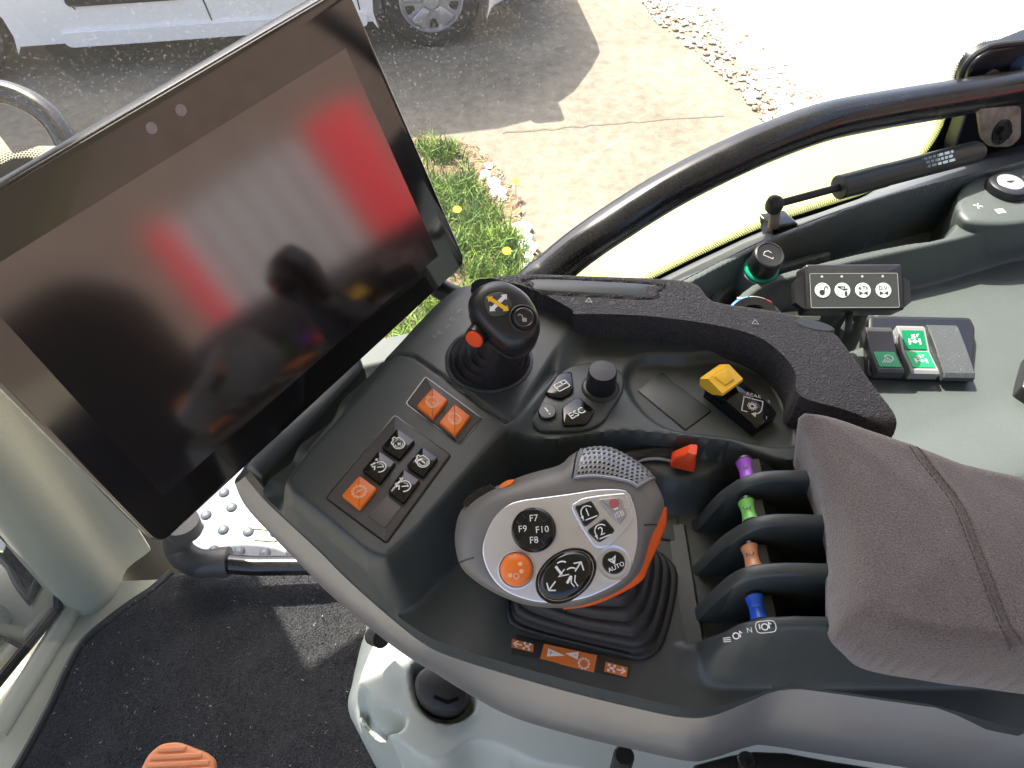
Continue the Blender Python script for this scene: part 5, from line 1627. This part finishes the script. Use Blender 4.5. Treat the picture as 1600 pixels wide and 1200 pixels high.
# ---------------------------------------------------------------- seat behind the camera, roof and rear wall: they shade the cab and show in the screen
st2 = thing('driver_seat', (.62, -.28, .0), 'dark fabric driver seat behind the viewpoint', 'seat')
M_seat = M('seat_fabric', (.018, .017, .017), .95, var=.2, vscale=300)
mb = MB(); q = Fr((.55, -.42, .30), (1, 0, 0), (0, 0, 1))
mb.prism(q, rounded([(-.28, -.27), (.26, -.27), (.26, .27), (-.28, .27)], .07), 0, .14, bev=.05); mb.build('cushion', M_seat, st2)
mb = MB(); q = Fr((.84, -.42, .40), (0, -1, 0), (-1, 0, .22))
mb.prism(q, rounded([(-.26, 0), (.26, 0), (.22, .38), (.14, .46), (-.14, .46), (-.22, .38)], .08), -.06, .07, bev=.05); mb.build('backrest', M_seat, st2)
mb = MB(); q = Fr((.55, -.42, 0), (1, 0, 0), (0, 0, 1)); mb.box(q, -.2, .2, -.2, .2, .001, .30); mb.build('pedestal', MT['seal'], st2)
rf = thing('cab_roof', (.0, .0, 1.5), 'pale cab roof above the viewpoint, overhang shaped to shade the console', 'roof')
RC = .94
RZ = 1.50
e0 = GN * RC
mb = MB(); fr2 = Fr((0, 0, RZ), (1, 0, 0), (0, 0, 1))
pr2 = [tuple((GN * 1.02 + GX * -.95)[:2]), tuple((GN * 1.02 + GX * .16)[:2]), tuple((GN * .87 + GX * .36)[:2]), tuple((GN * .87 + GX * 1.2)[:2]), (1.5, -1.0), (-1.25, -1.0)]  # overhang and its step shaped to shade the console, leaving the lining sunlit
mb.prism(fr2, rounded(pr2, .08), 0, .12, bev=.04); mb.build('shell', MT['pillar'], rf)
mb = MB(); mb.prism(fr2, rounded([(p[0] * .8, p[1] * .8) for p in pr2], .08), -.03, -.001); mb.build('headliner', M('headliner', (.55, .54, .50), .9), rf)
rw = thing('rear_wall', (1.12, -.1, 0), 'dark lower rear wall of the cab', 'wall')
mb = MB(); mb.prism(Fr((1.12, 0, 0), (0, -1, 0), (-1, 0, 0)), [(-.85, 0), (.9, 0), (.9, .57), (-.85, .57)], -.04, 0, bev=.01); mb.build('panel', MT['seal'], rw)
for yy in (-.92, .86):
    mb = MB(); mb.tube([(1.1, yy, 0), (1.1, yy, 1.5)], .045, 12); mb.build('post', MT['seal'], rw)

# unseen mirror-shaped sun block, added outside the front corner to shade the carpet
wm = thing('mirror_sun_block', (-.66, .92, 1.0), 'tall black mirror-shaped sun block, added unseen to shade the cab carpet', 'mirror')
q = Fr((-.745, .87, 1.0), (.82, .57, 0), Vector((.57, -.82, 0)))
mb = MB(); mb.prism(q, rounded([(-.14, .16), (.25, .16), (.25, .52), (-.14, .52)], .04), -.06, 0, bev=.01); mb.build('housing', MT['black'], wm)
mb = MB(); mb.prism(q, rounded([(-.14, -.27), (.10, -.27), (.10, .17), (-.14, .17)], .04), -.061, .001, bev=.01); mb.build('housing', MT['black'], wm)
mb = MB(); mb.prism(q, rounded([(-.12, .18), (.23, .18), (.23, .50), (-.12, .50)], .03), 0, .003); mb.build('sun_block_face', MT['chrome'], wm)
mb = MB(); mb.tube([q.p(0, .5, -.03), q.p(0, .56, -.03), (-.60, .60, 1.5)], .014, 10); mb.build('arm', MT['steel'], wm)
# =================================================================== outside
GZ = -1.55
def gnd(u, v): return onZ(u, v, GZ)
def ground_mat():
    m = bpy.data.materials.new('yard_concrete'); m.use_nodes = True
    N, L = nodes(m); b = N['Principled BSDF']; b.inputs['Roughness'].default_value = .9
    tc = N.new('ShaderNodeTexCoord')
    def noise(s, d): 
        n = N.new('ShaderNodeTexNoise'); n.inputs['Scale'].default_value = s; n.inputs['Detail'].default_value = d; n.inputs['Roughness'].default_value = .65
        L.new(tc.outputs['Object'], n.inputs['Vector']); return n
    n1, n2, n3 = noise(.9, 6), noise(14, 6), noise(160, 2)
    cr = N.new('ShaderNodeValToRGB'); e = cr.color_ramp.elements
    e[0].position = .3; e[0].color = (.085, .070, .045, 1); e[1].position = .75; e[1].color = (.27, .245, .19, 1)
    mx = N.new('ShaderNodeMixRGB'); mx.inputs[0].default_value = .5; mx.blend_type = 'MIX'
    L.new(n1.outputs['Fac'], mx.inputs[1]); L.new(n2.outputs['Fac'], mx.inputs[2]); L.new(mx.outputs[0], cr.inputs[0])
    r = N.new('ShaderNodeMapRange'); r.inputs['From Min'].default_value = .35; r.inputs['From Max'].default_value = .65; r.inputs['To Min'].default_value = .72; r.inputs['To Max'].default_value = 1.2
    L.new(n3.outputs['Fac'], r.inputs['Value'])
    v = N.new('ShaderNodeVectorMath'); v.operation = 'SCALE'; L.new(cr.outputs[0], v.inputs[0]); L.new(r.outputs[0], v.inputs['Scale'])
    L.new(v.outputs[0], b.inputs['Base Color'])
    bp = N.new('ShaderNodeBump'); bp.inputs['Strength'].default_value = .5; bp.inputs['Distance'].default_value = .01; L.new(n2.outputs['Fac'], bp.inputs['Height']); L.new(bp.outputs[0], b.inputs['Normal'])
    return m
mb = MB(); mb.add([(-150, -150, GZ), (150, -150, GZ), (150, 150, GZ), (-150, 150, GZ)], [(0, 1, 2, 3)])
mb.build('ground', ground_mat(), kind='structure')
def sheet(name, px, z, mat, jit=0.0, n=6, **kw):
    P = [np.array(gnd(u, v)[:2]) for u, v in px]
    Q = crom(P, n, True)
    if jit: Q = [q + rng.normal(0, jit, 2) for q in Q]
    mb = MB(); mb.add([(q[0], q[1], GZ + z) for q in Q], [tuple(range(len(Q)))[::-1]])
    o = mb.build(name, mat, **kw)
    return o
sheet('pale_slab', [(1010, -60), (1120, 60), (1215, 170), (1190, 215), (1500, 420), (2400, 100), (2400, -250), (1200, -250)], .004, M('pale_concrete', (.62, .60, .55), .9, var=.08, vscale=3), .01, kind='structure')
M_soil = M('soil', (.17, .115, .07), 1, var=.5, vscale=25, bump=.8, bscale=60, bdist=.02, detail=6)
soil_px = [(640, 225), (690, 215), (745, 232), (775, 268), (806, 318), (826, 360), (838, 425), (832, 480), (600, 620), (420, 560), (520, 300)]
sheet('soil_bed', soil_px, .006, M_soil, .02, kind='structure')
# joint in the concrete
mb = MB(); P = [gnd(u, v) for u, v in ((785, 208), (850, 203), (920, 197), (985, 192), (1060, 186), (1130, 182))]
P = [np.array(p[:2]) for p in crom(P, 6)]
P = [p + rng.normal(0, .006, 2) for p in P]
mb.stroke(Fr((0, 0, GZ), (1, 0, 0), (0, 0, 1)), P, .006, .005); mb.build('concrete_joint', M('joint', (.13, .11, .08), 1), kind='structure')

# grass
def poly_scatter(px, n, z=0):
    P = [tuple(gnd(u, v)[:2]) for u, v in px]
    A = np.array(P); x0, y0 = A.min(0); x1, y1 = A.max(0)
    xs, ys = rng.uniform(x0, x1, n), rng.uniform(y0, y1, n)
    d, ins, _, _ = sdist(xs, ys, P)
    return xs[ins], ys[ins], d[ins]
xs, ys, d = poly_scatter([(640, 232), (695, 222), (722, 245), (738, 275), (770, 318), (800, 352), (822, 405), (826, 470), (600, 620), (420, 560), (520, 300)], 46000)
cl = np.sin(xs * 9 + 3 * np.sin(ys * 7)) + np.sin(ys * 13 + 2 * np.sin(xs * 11)) + rng.normal(0, .8, len(xs))
k = cl > .25
xs, ys = xs[k], ys[k]; nn = len(xs)
a = rng.uniform(0, 6.283, nn); h = rng.uniform(.03, .12, nn); w = rng.uniform(.002, .005, nn)
lx, ly = rng.normal(0, .05, nn), rng.normal(0, .05, nn)
V = np.empty((nn, 5, 3))
ca, sa = np.cos(a) * w, np.sin(a) * w
V[:, 0] = np.stack([xs - ca, ys - sa, np.full(nn, GZ)], 1); V[:, 1] = np.stack([xs + ca, ys + sa, np.full(nn, GZ)], 1)
V[:, 2] = np.stack([xs + lx * .4 + ca * .8, ys + ly * .4 + sa * .8, GZ + h * .65], 1); V[:, 3] = np.stack([xs + lx * .4 - ca * .8, ys + ly * .4 - sa * .8, GZ + h * .65], 1)
V[:, 4] = np.stack([xs + lx, ys + ly, GZ + h], 1)
b5 = np.arange(nn)[:, None] * 5
F = (b5 + np.array([0, 1, 2, 3])).tolist() + (b5 + np.array([3, 2, 4])).tolist()
def grass_mat(name, c1, c2):
    m = M(name, c1, .6)
    N, L = nodes(m); b = N['Principled BSDF']
    tc = N.new('ShaderNodeTexCoord'); n = N.new('ShaderNodeTexNoise'); n.inputs['Scale'].default_value = 9; n.inputs['Detail'].default_value = 6
    L.new(tc.outputs['Object'], n.inputs['Vector'])
    cr = N.new('ShaderNodeValToRGB'); cr.color_ramp.elements[0].color = (*c1, 1); cr.color_ramp.elements[1].color = (*c2, 1); cr.color_ramp.elements[0].position = .35; cr.color_ramp.elements[1].position = .7
    L.new(n.outputs['Fac'], cr.inputs[0]); L.new(cr.outputs[0], b.inputs['Base Color'])
    b.inputs['Transmission Weight'].default_value = 0
    return m
me = bpy.data.meshes.new('grass'); me.from_pydata(V.reshape(-1, 3).tolist(), [], F); me.materials.append(grass_mat('grass_blades', (.06, .14, .012), (.20, .30, .03)))
tag(put(bpy.data.objects.new('grass', me), (0, 0, 0)), 'bright green grass with yellow flowers beside the concrete', 'grass', kind='stuff')
# dry litter
mb = MB()
xs, ys, d = poly_scatter([(660, 215), (745, 228), (785, 268), (815, 318), (845, 425), (850, 470), (780, 470), (760, 330), (700, 250)], 1500)
for x, y in zip(xs, ys):
    L_, a_ = random.uniform(.008, .05), random.uniform(0, 6.28)
    z = GZ + random.uniform(.007, .03)
    w_ = random.uniform(.002, .008)
    mb.stroke(Fr((x, y, z), (math.cos(a_), math.sin(a_), random.uniform(-.25, .25)), (random.uniform(-.4, .4), random.uniform(-.4, .4), 1)), [(-L_ / 2, 0), (0, L_ * .1), (L_ / 2, 0)], w_)
mb.build('dry_litter', M('litter', (.30, .21, .12), .9, var=.6, vscale=40), kind='stuff', label='dry brown litter along the grass edge', cat='litter')
def stone(mb, x, y, r, z=GZ, mat=0, sq=.6):
    V = []
    t = (1 + 5 ** .5) / 2
    base = [(-1, t, 0), (1, t, 0), (-1, -t, 0), (1, -t, 0), (0, -1, t), (0, 1, t), (0, -1, -t), (0, 1, -t), (t, 0, -1), (t, 0, 1), (-t, 0, -1), (-t, 0, 1)]
    sx, sy = random.uniform(.7, 1.3), random.uniform(.7, 1.3)
    for p in base:
        k = r / 1.9 * random.uniform(.8, 1.15)
        V.append((x + p[0] * k * sx, y + p[1] * k * sy, z + r * sq * .6 + p[2] * k * sq))
    F = [(0, 11, 5), (0, 5, 1), (0, 1, 7), (0, 7, 10), (0, 10, 11), (1, 5, 9), (5, 11, 4), (11, 10, 2), (10, 7, 6), (7, 1, 8), (3, 9, 4), (3, 4, 2), (3, 2, 6), (3, 6, 8), (3, 8, 9), (4, 9, 5), (2, 4, 11), (6, 2, 10), (8, 6, 7), (9, 8, 1)]
    mb.add(V, F, mat)
M_lime = M('limestone', (.62, .58, .52), .9, var=.2, vscale=30)
for i, (u, v, r) in enumerate([(764, 262, .035), (758, 278, .05), (772, 290, .055), (778, 304, .045), (786, 312, .03), (815, 360, .05), (818, 376, .055), (822, 392, .06), (824, 408, .05), (828, 424, .05)]):
    p = gnd(u, v); mb = MB(); stone(mb, p.x, p.y, r)
    mb.build('edging_stone', M_lime, sharp=20, label='pale chipped edging stone beside the grass, %s from the far end of the row' % ('first second third fourth fifth sixth seventh eighth ninth tenth'.split()[i]), cat='stone', group='edging stones by the grass')
# dandelions
M_dan = M('dandelion', (.85, .58, .02), .8)
for u, v in ((716, 352), (792, 417), (806, 308)):
    p = gnd(u, v); f = Fr(p + Vector((0, 0, .10)), (1, 0, 0), (0, -.3, 1))
    t = thing('dandelion', p, {716: 'yellow dandelion in the middle of the grass', 792: 'yellow dandelion at the lower edge of the grass', 806: 'small yellow dandelion at the concrete edge'}[u], 'flower', 'dandelions')
    mb = MB()
    for k in range(26):
        a_ = 2 * math.pi * k / 13; r_ = .022 if k < 13 else .013
        q = f.at(0, 0, .002 * (k // 13), a_); mb.add([q.p(0, -.002, 0), q.p(r_, -.003, .003), q.p(r_, .003, .003), q.p(0, .002, 0)], [(0, 1, 2, 3)])
    mb.build('bloom', M_dan, t)
    mb = MB(); mb.tube([p, f.o], .002, 5); mb.build('stem', M('stem', (.2, .3, .08), .7), t)
# gravel strip
mb = MB()
gx, gy, d = poly_scatter([(965, -40), (1045, -30), (1120, 20), (1190, 70), (1250, 120), (1292, 165), (1262, 190), (1205, 205), (1150, 140), (1090, 85), (1030, 40)], 2300)
for x, y in zip(gx, gy):
    r_ = random.choice((.008, .012, .014, .018, .024)) * random.uniform(.7, 1.2)
    stone(mb, x, y, r_, GZ + .004, random.choice((0, 1, 1, 1, 1, 2)))
mb.build('gravel', [M('gravel_tan', (.50, .40, .28), .9, var=.3, vscale=20), M('gravel_pale', (.68, .64, .57), .9), M('gravel_red', (.42, .27, .18), .9)], sharp=20, kind='stuff', label='strip of tan and pale gravel across the bright yard', cat='gravel')

# ---------------------------------------------------------------- white van beyond the window
WF = gnd(680, 78)
va = math.atan2(.42, 2.67)
vo = Vector((WF.x, WF.y, GZ))
fv = Fr(vo, (math.cos(va), math.sin(va), 0), (-math.sin(va), math.cos(va), 0))    # normal points into the van; local y is down
fv = Fr(vo, (math.cos(va), math.sin(va), 0), (math.sin(va), -math.cos(va), 0))    # x forward, y up, normal towards the viewer
van = thing('parked_van', vo, 'white parked van seen through the dusty window behind the terminal', 'van')
M_white = M('van_white', (.80, .79, .76), .3, coat=.4, var=.02, vscale=4)
M_dark = M('van_black_trim', (.015, .015, .016), .4)
M_tyre = M('tyre', (.022, .022, .022), .85, dust=.2)
M_rim = M('hubcap', (.40, .40, .42), .35, metal=.5)
wb = 2.95
def arch(cx, r=.38, n=14): return [(cx + r * math.cos(a), .30 + r * math.sin(a)) for a in np.linspace(math.pi + .35, -.35, n)]
prof = [(.80, .26), (.86, .45), (.87, .80), (.80, 1.00), (.66, 1.14), (.44, 1.30), (-.02, 1.84), (-.30, 2.00), (-.9, 2.07), (-2.9, 2.09), (-3.60, 2.04), (-3.70, 1.2), (-3.73, .45), (-3.65, .26)]
body = [(x, y) for x, y in prof] + [(-wb - .39, .24)] + arch(-wb) + [(-wb + .39, .22), (-.39, .22)] + arch(0) + [(.39, .24)]
rings = []
for z, k in ((0, 0), (-.03, 1), (-.10, 2), (-.9, 3), (-1.62, 2), (-1.70, 1), (-1.72, 0)):
    R_ = []
    for x, y in body:
        tum = .16 * max(0, y - .95) ** 1.1
        zz = z
        if z > -.9: zz = z - tum
        elif z < -.9: zz = z + tum
        nose = .42 * float(sm((x - .20) / .70)) ** 1.6
        zz = zz - nose if z > -.9 else (zz + nose if z < -.9 else zz)
        R_.append(fv.p(x, y, zz))
    rings.append(R_)
mb = MB(); mb.loft(rings[::-1], cap0=False, cap1=False)
for rr_, fl_ in ((rings[0], 0), (rings[-1], 1)):
    c_ = fv.p(-1.4, .95, -.02 if fl_ == 0 else -1.70)
    V = list(rr_); 
    import mathutils.geometry as mg
    tri = mg.tessellate_polygon([[Vector((x, y, 0)) for x, y in body]])
    mb.add(V, [tuple(t) for t in tri])
bo = mb.build('body', M_white, van, 30)
def vstrip(name, pts, w, z, mat, closed=False):
    mb = MB()
    P = [np.array(p) for p in pts]
    for a_, b_ in zip(P[:-1], P[1:]):
        t = (b_ - a_) / np.linalg.norm(b_ - a_); n = np.array((-t[1], t[0])) * w / 2
        q = [a_ - n, b_ - n, b_ + n, a_ + n]
        zz = [z - .16 * max(0, p[1] - .95) ** 1.1 for p in q]
        mb.add([fv.p(p[0], p[1], s) for p, s in zip(q, zz)], [(0, 1, 2, 3)])
    return mb.build(name, mat, bo)
vstrip('door_seam', [(-.42, 1.15), (-.50, .75), (-.46, .30)], .008, .004, M_dark)
vstrip('door_seam', [(-1.42, 1.5), (-1.42, .6), (-1.38, .30)], .008, .004, M_dark)
vstrip('door_seam', [(-2.30, 1.5), (-2.30, .7), (-2.15, .42)], .008, .004, M_dark)
for L_ in ([(-2.22, .47), (-1.46, .47)], [(-1.36, .47), (-.52, .47)]):
    pass
def vplate(name, pts, z, mat, par=van, th=.012, bev=.005):
    mb = MB(); Q = rounded(pts, .05, 4)
    A_ = [fv.p(x, y, z - .16 * max(0, y - .95) ** 1.1) for x, y in Q]; B_ = [fv.p(x, y, z + th - .16 * max(0, y - .95) ** 1.1) for x, y in Q]
    mb.loft([A_, B_]); return mb.build(name, mat, par)
vplate('rub_strip', [(-2.20, .44), (-1.50, .44), (-1.50, .58), (-2.16, .58)], .002, M_dark)
vplate('sill_cover', [(-2.28, .20), (-.42, .20), (-.42, .29), (-2.30, .29)], .001, M_white, th=.02)
M_win = M('van_glass', (.02, .025, .03), .06)
vplate('window', [(-.62, 1.18), (-1.36, 1.18), (-1.36, 1.62), (-.98, 1.62)], .003, M_win)
vplate('window', [(-1.48, 1.18), (-2.26, 1.18), (-2.26, 1.62), (-1.48, 1.62)], .003, M_win)
mb = MB(); q = fv.at(.22, 1.22, .06); mb.prism(q, rounded([(-.10, -.09), (.10, -.09), (.10, .09), (-.10, .09)], .04), -.02, .18, bev=.04); mb.build('mirror', M_dark, van)
for cx in (0, -wb):
    q = fv.at(cx, .318, -.02)
    mb = MB(); mb.lathe(q, [(.20, -.19), (.29, -.19), (.315, -.17), (.318, -.03), (.30, -.005), (.25, .004), (.205, -.005), (.20, -.03)], 48, cap0=True, cap1=True); tyre = mb.build('wheel', M_tyre, van, 40)
    mb = MB(); mb.lathe(q, [(.205, -.02), (.207, .004), (.195, .008), (.185, -.012), (.06, -.004), (.05, .010), (.0001, .014)], 48); mb.build('rim', M_rim, tyre, 40)
    for k in range(5):
        a_ = 2 * math.pi * k / 5 + .35
        q2 = q.at(math.cos(a_) * .115, math.sin(a_) * .115, -.006, a_)
        mb = MB(); mb.prism(q2, rounded([(-.055, -.026), (.06, -.050), (.06, .050), (-.055, .026)], .02), 0, .018, bev=.008); mb.build('spoke', M_rim, tyre, 40)
        a2 = a_ + math.pi / 5
        q3 = q.at(math.cos(a2) * .155, math.sin(a2) * .155, -.008, a2)
        mb = MB(); mb.prism(q3, rounded([(-.035, -.016), (.022, -.032), (.022, .032), (-.035, .016)], .012), 0, .003); mb.build('rim_slot', M_dark, tyre)
    mb = MB(); mb.loft([[fv.p(x, y, -.03) for x, y in arch(cx, .385, 18)], [fv.p(x, y, -.40) for x, y in arch(cx, .385, 18)]], closed=False, cap0=False, cap1=False); mb.build('arch_liner', M_dark, van)
mb = MB(); mb.add([fv.p(-3.4, .23, -.03), fv.p(.75, .25, -.03), fv.p(.75, .25, -1.68), fv.p(-3.4, .23, -1.68)], [(0, 1, 2, 3)]); mb.build('underbody', M_dark, van)

# ---------------------------------------------------------------- lime wheel arch of the tractor outside the side window
fe_ = thing('tractor_fender', onG(1200, 350, .2), 'overexposed lime green fender of the tractor outside the side window', 'fender')
fprof = []
P_in = [onG(u, v, .10) for u, v in ((820, 520), (900, 495), (1010, 452), (1180, 385), (1320, 325), (1450, 262), (1600, 190), (1750, 130))]
P_top = [onG(u, v, .26) for u, v in ((862, 470), (900, 420), (1010, 336), (1150, 262), (1290, 208), (1400, 184), (1500, 166), (1700, 112))]
rings = []
for a_, b_ in zip(crom(P_in, 5), crom(P_top, 5)):
    a_, b_ = Vector(a_), Vector(b_)
    e = b_ + GN * .02 + Vector((0, 0, -.015)); g = e + GN * .01 + Vector((0, 0, -.14))
    rings.append([a_ + Vector((0, 0, -.3)), a_, a_ * .5 + b_ * .5 + Vector((0, 0, .006)), b_, b_ * .5 + e * .5 + Vector((0, 0, .006)), e, g])
mb = MB(); mb.loft(rings, closed=False, cap0=False, cap1=False); mb.build('panel', MT['lime'], fe_, 80)

# ---------------------------------------------------------------- step plate outside the low glass
stp = thing('step_plate', onZ(390, 830, -.10), 'studded bright metal step plate outside beyond the low tube rail', 'step')
fs_ = frZ(390, 830, -.12, 450, 836)
mb = MB(); mb.prism(fs_, rounded([fs_.px(u, v) for u, v in [(255, 860), (330, 760), (420, 690), (560, 700), (640, 880), (420, 915)]], .02), -.03, 0, bev=.004); mb.build('plate', MT['galv'], stp)
stud_me = None
for u, v in [(362, 793), (322, 805), (310, 824), (349, 828), (388, 831), (334, 860), (374, 862), (414, 864), (285, 840), (296, 862), (402, 799), (430, 832), (350, 770), (455, 864)]:
    p = onZ(u, v, -.12)
    if stud_me is None:
        mb = MB(); mb.lathe(Fr(p, (1, 0, 0), (0, 0, 1)), [(.0095, -.001), (.0088, .0015), (.006, .0042), (.003, .0054), (.0001, .0056)], 18); o = mb.build('stud', MT['galv'], stp); stud_me = o.data; base_p = p; base_l = WLOC[o.name].copy()
    else:
        o = bpy.data.objects.new('stud', stud_me); put(o, base_l + (p - base_p), stp)
mb = MB(); q = frZ(408, 832, -.1185, 430, 834); mb.stroke(q, [(-.022, .008), (.02, .008)] + arc(.011, 60, -60, 6, .02, -.002) + [(-.008, -.012)], .005, .0006); mb.build('green_mark', M('olive_print', (.30, .36, .16), .6), stp)
# loop handle beyond the front corner
lh = thing('loop_handle', atD(60, 190, 1.0), 'glossy black loop handle beyond the glass at the left edge', 'handle')
LP = [atD(u, v, .98) for u, v in ((-90, 180), (-40, 150), (0, 143), (45, 158), (80, 185), (103, 222), (118, 262), (125, 320))]
mb = MB(); mb.tube(crom(LP, 6), .0145, 18); mb.build('tube', MT['steel'], lh)
# dotted corner of the front glass
fcn = thing('front_glass_corner', atD(30, 270, .93), 'black dotted glass corner at the left edge above the terminal', 'glass border')
q = Fr(atD(40, 270, .93), (1, 0, 0), (.3, -.55, .75))
mb = MB(); mb.prism(q, [q.px(u, v) for u, v in [(-60, 275), (0, 258), (20, 248), (45, 246), (72, 252), (90, 266), (120, 320), (-60, 340)]], -.004, 0); mb.build('black_corner', MT['frit'], fcn)
mb = MB()
edge = [q.px(u, v) for u, v in [(-40, 268), (0, 258), (20, 248), (45, 246), (72, 252), (92, 268)]]
E = np.array(crom(edge, 10)); sg = np.concatenate([[0], np.cumsum(np.linalg.norm(np.diff(E, axis=0), axis=1))])
for j in range(6):
    s_ = (j % 2) * .0016
    while s_ < sg[-1]:
        x, y = np.interp(s_, sg, E[:, 0]), np.interp(s_, sg, E[:, 1])
        x2, y2 = np.interp(s_ + .003, sg, E[:, 0]), np.interp(s_ + .003, sg, E[:, 1]); x0, y0 = np.interp(s_ - .003, sg, E[:, 0]), np.interp(s_ - .003, sg, E[:, 1])
        t = np.array((x2 - x0, y2 - y0)); t /= np.linalg.norm(t) or 1
        n = np.array((-t[1], t[0])); p = np.array((x, y)) + n * (.0008 + j * .0027)
        mb.flat(q, circ(.0013 * (1 - j * .12), 7, p[0], p[1]), -.001); s_ += .0032
mb.build('dots', MT['frit'], fcn, kind='stuff')
mb = MB(); mb.prism(q, [q.px(u, v, -.03) for u, v in [(-60, 260), (-60, 190), (0, 213), (20, 240), (38, 236), (60, 228), (88, 228), (104, 240), (110, 300), (-60, 300)]], -.036, -.03); mb.build('pale_backing', MT['pillar'], fcn)
# stack-shaped sun block: unseen, added outside the front corner to shade the foot space
ex = thing('stack_sun_block', (-.80, .98, GZ), 'tall grey stack-shaped sun block, added unseen to shade the foot space', 'sun blocker')
mb = MB(); mb.lathe(Fr((-.95, .95, -.6), (1, 0, 0), (0, 0, 1)), [(.07, 0), (.08, .05), (.08, 1.5), (.07, 1.6), (.06, 1.62), (.06, 2.6)], 32); mb.build('pipe', M('sun_block_grey', (.12, .12, .12), .5, metal=.3), ex)
mb = MB(); mb.lathe(Fr((-.95, .95, GZ), (1, 0, 0), (0, 0, 1)), [(.08, 0), (.08, .96)], 16); mb.build('stand', MT['seal'], ex)
# dark mass outside the front window
hd = thing('side_tank', (-1.0, .35, GZ), 'dark dusty tank beyond the front window at the lower left', 'tank')
mb = MB(); mb.prism(Fr((-1.05, .25, -.75), (1, 0, 0), (0, 0, 1)), rounded([(-.35, -.6), (.30, -.6), (.30, .36), (-.35, .36)], .08), 0, .5, bev=.06); mb.build('shell', M('dusty_dark', (.07, .062, .05), .7, var=.4, vscale=12, dust=.3), hd)
mb = MB(); mb.prism(Fr((-1.05, .25, GZ), (1, 0, 0), (0, 0, 1)), [(-.2, -.3), (.2, -.3), (.2, .2), (-.2, .2)], 0, .82); mb.build('support', MT['seal'], hd)

# ---------------------------------------------------------------- red trailer behind the tractor: it is what the dark screen mirrors
def mirror(u, v, X):
    p = onP(u, v, fm.o, fm.n); d = (p - C0).normalized(); r = d - fm.n * 2 * d.dot(fm.n)
    return p + r * ((X - p.x) / r.x)
TX = 4.2
tl = mirror(232, 380, TX); tr_ = mirror(585, 205, TX); bl = mirror(372, 556, TX); br = mirror(650, 330, TX); s2 = mirror(275, 368, TX); s3 = mirror(490, 232, TX)
ztop = (tl.z + tr_.z) / 2 + .15
yL, yS, yR, yE = s2.y, tl.y, s3.y, tr_.y
print('TRAILER', tl, s2, s3, tr_, bl, br)
trl = thing('red_trailer', (TX, (tl.y + tr_.y) / 2, GZ), 'red trailer with ribbed grey gate behind the tractor', 'trailer')
M_redp = M('trailer_red', (.62, .035, .045), .5)
M_gr = M('trailer_grey', (.34, .34, .36), .6)
ys_ = sorted([tl.y, s2.y, s3.y, tr_.y])
q = Fr((TX, 0, 0), (0, 1, 0), (-1, 0, 0))
zb = GZ + .35
def slab(name, y0, y1, z0, z1, mat, th=.06):
    mb = MB(); V0 = [(TX + th, y0), (TX + th, y1)]
    q = Fr((TX, 0, 0), (0, -1, 0), (-1, 0, 0))
    mb.prism(q, [(-y0, z0), (-y1, z0), (-y1, z1), (-y0, z1)], -th, 0, bev=.008); return mb.build(name, mat, trl)
slab('post', min(s2.y, tl.y), max(s2.y, tl.y), zb, ztop, M_redp, .12)
slab('red_panel', min(s3.y, tr_.y), max(s3.y, tr_.y), zb, ztop, M_redp, .12)
lo_, hi_ = sorted((s2.y, s3.y)) 
for k in range(6):
    y0 = lo_ + (hi_ - lo_) * k / 6; slab('gate_rib', y0 + .01, y0 + (hi_ - lo_) / 6 * .55, zb, ztop - .02, M_gr, .05)
mb = MB(); mb.prism(Fr((TX + 1.2, 0, zb - .1), (1, 0, 0), (0, 0, 1)), [(-1.14, lo_ - .3), (1.6, lo_ - .3), (1.6, hi_ + .3), (-1.14, hi_ + .3)], 0, .09); mb.build('bed', M_gr, trl)
for yy in (lo_ - .1, hi_ + .1):
    mb = MB(); mb.lathe(Fr((TX + 1.4, yy - .1, GZ + .4), (1, 0, 0), (0, 1, 0)), [(.2, 0), (.4, .01), (.4, .19), (.2, .2)], 28); mb.build('wheel', M_tyre, trl)
backdrop = thing('brown_backdrop', (12, -2, GZ), 'plain brown shed far behind the tractor', 'backdrop')  # unseen, added so the screen mirrors brown instead of bright yard and sky
mb = MB(); mb.prism(Fr((14, -3, GZ), (1, 0, 0), (0, 0, 1)), [(-3, -16), (3, -16), (3, 16), (-3, 16)], 0, 9); mb.build('wall', M('backdrop_brown', (.20, .15, .12), .9, var=.3, vscale=3), backdrop)
mb = MB(); rp2 = [(-3.4, 9), (0, 11), (3.4, 9)]
mb.loft([[(14 + x, y, GZ + z) for x, z in rp2] for y in (-19.4, 13.4)]); mb.build('roof', M('backdrop_top', (.22, .14, .10), .9), backdrop)
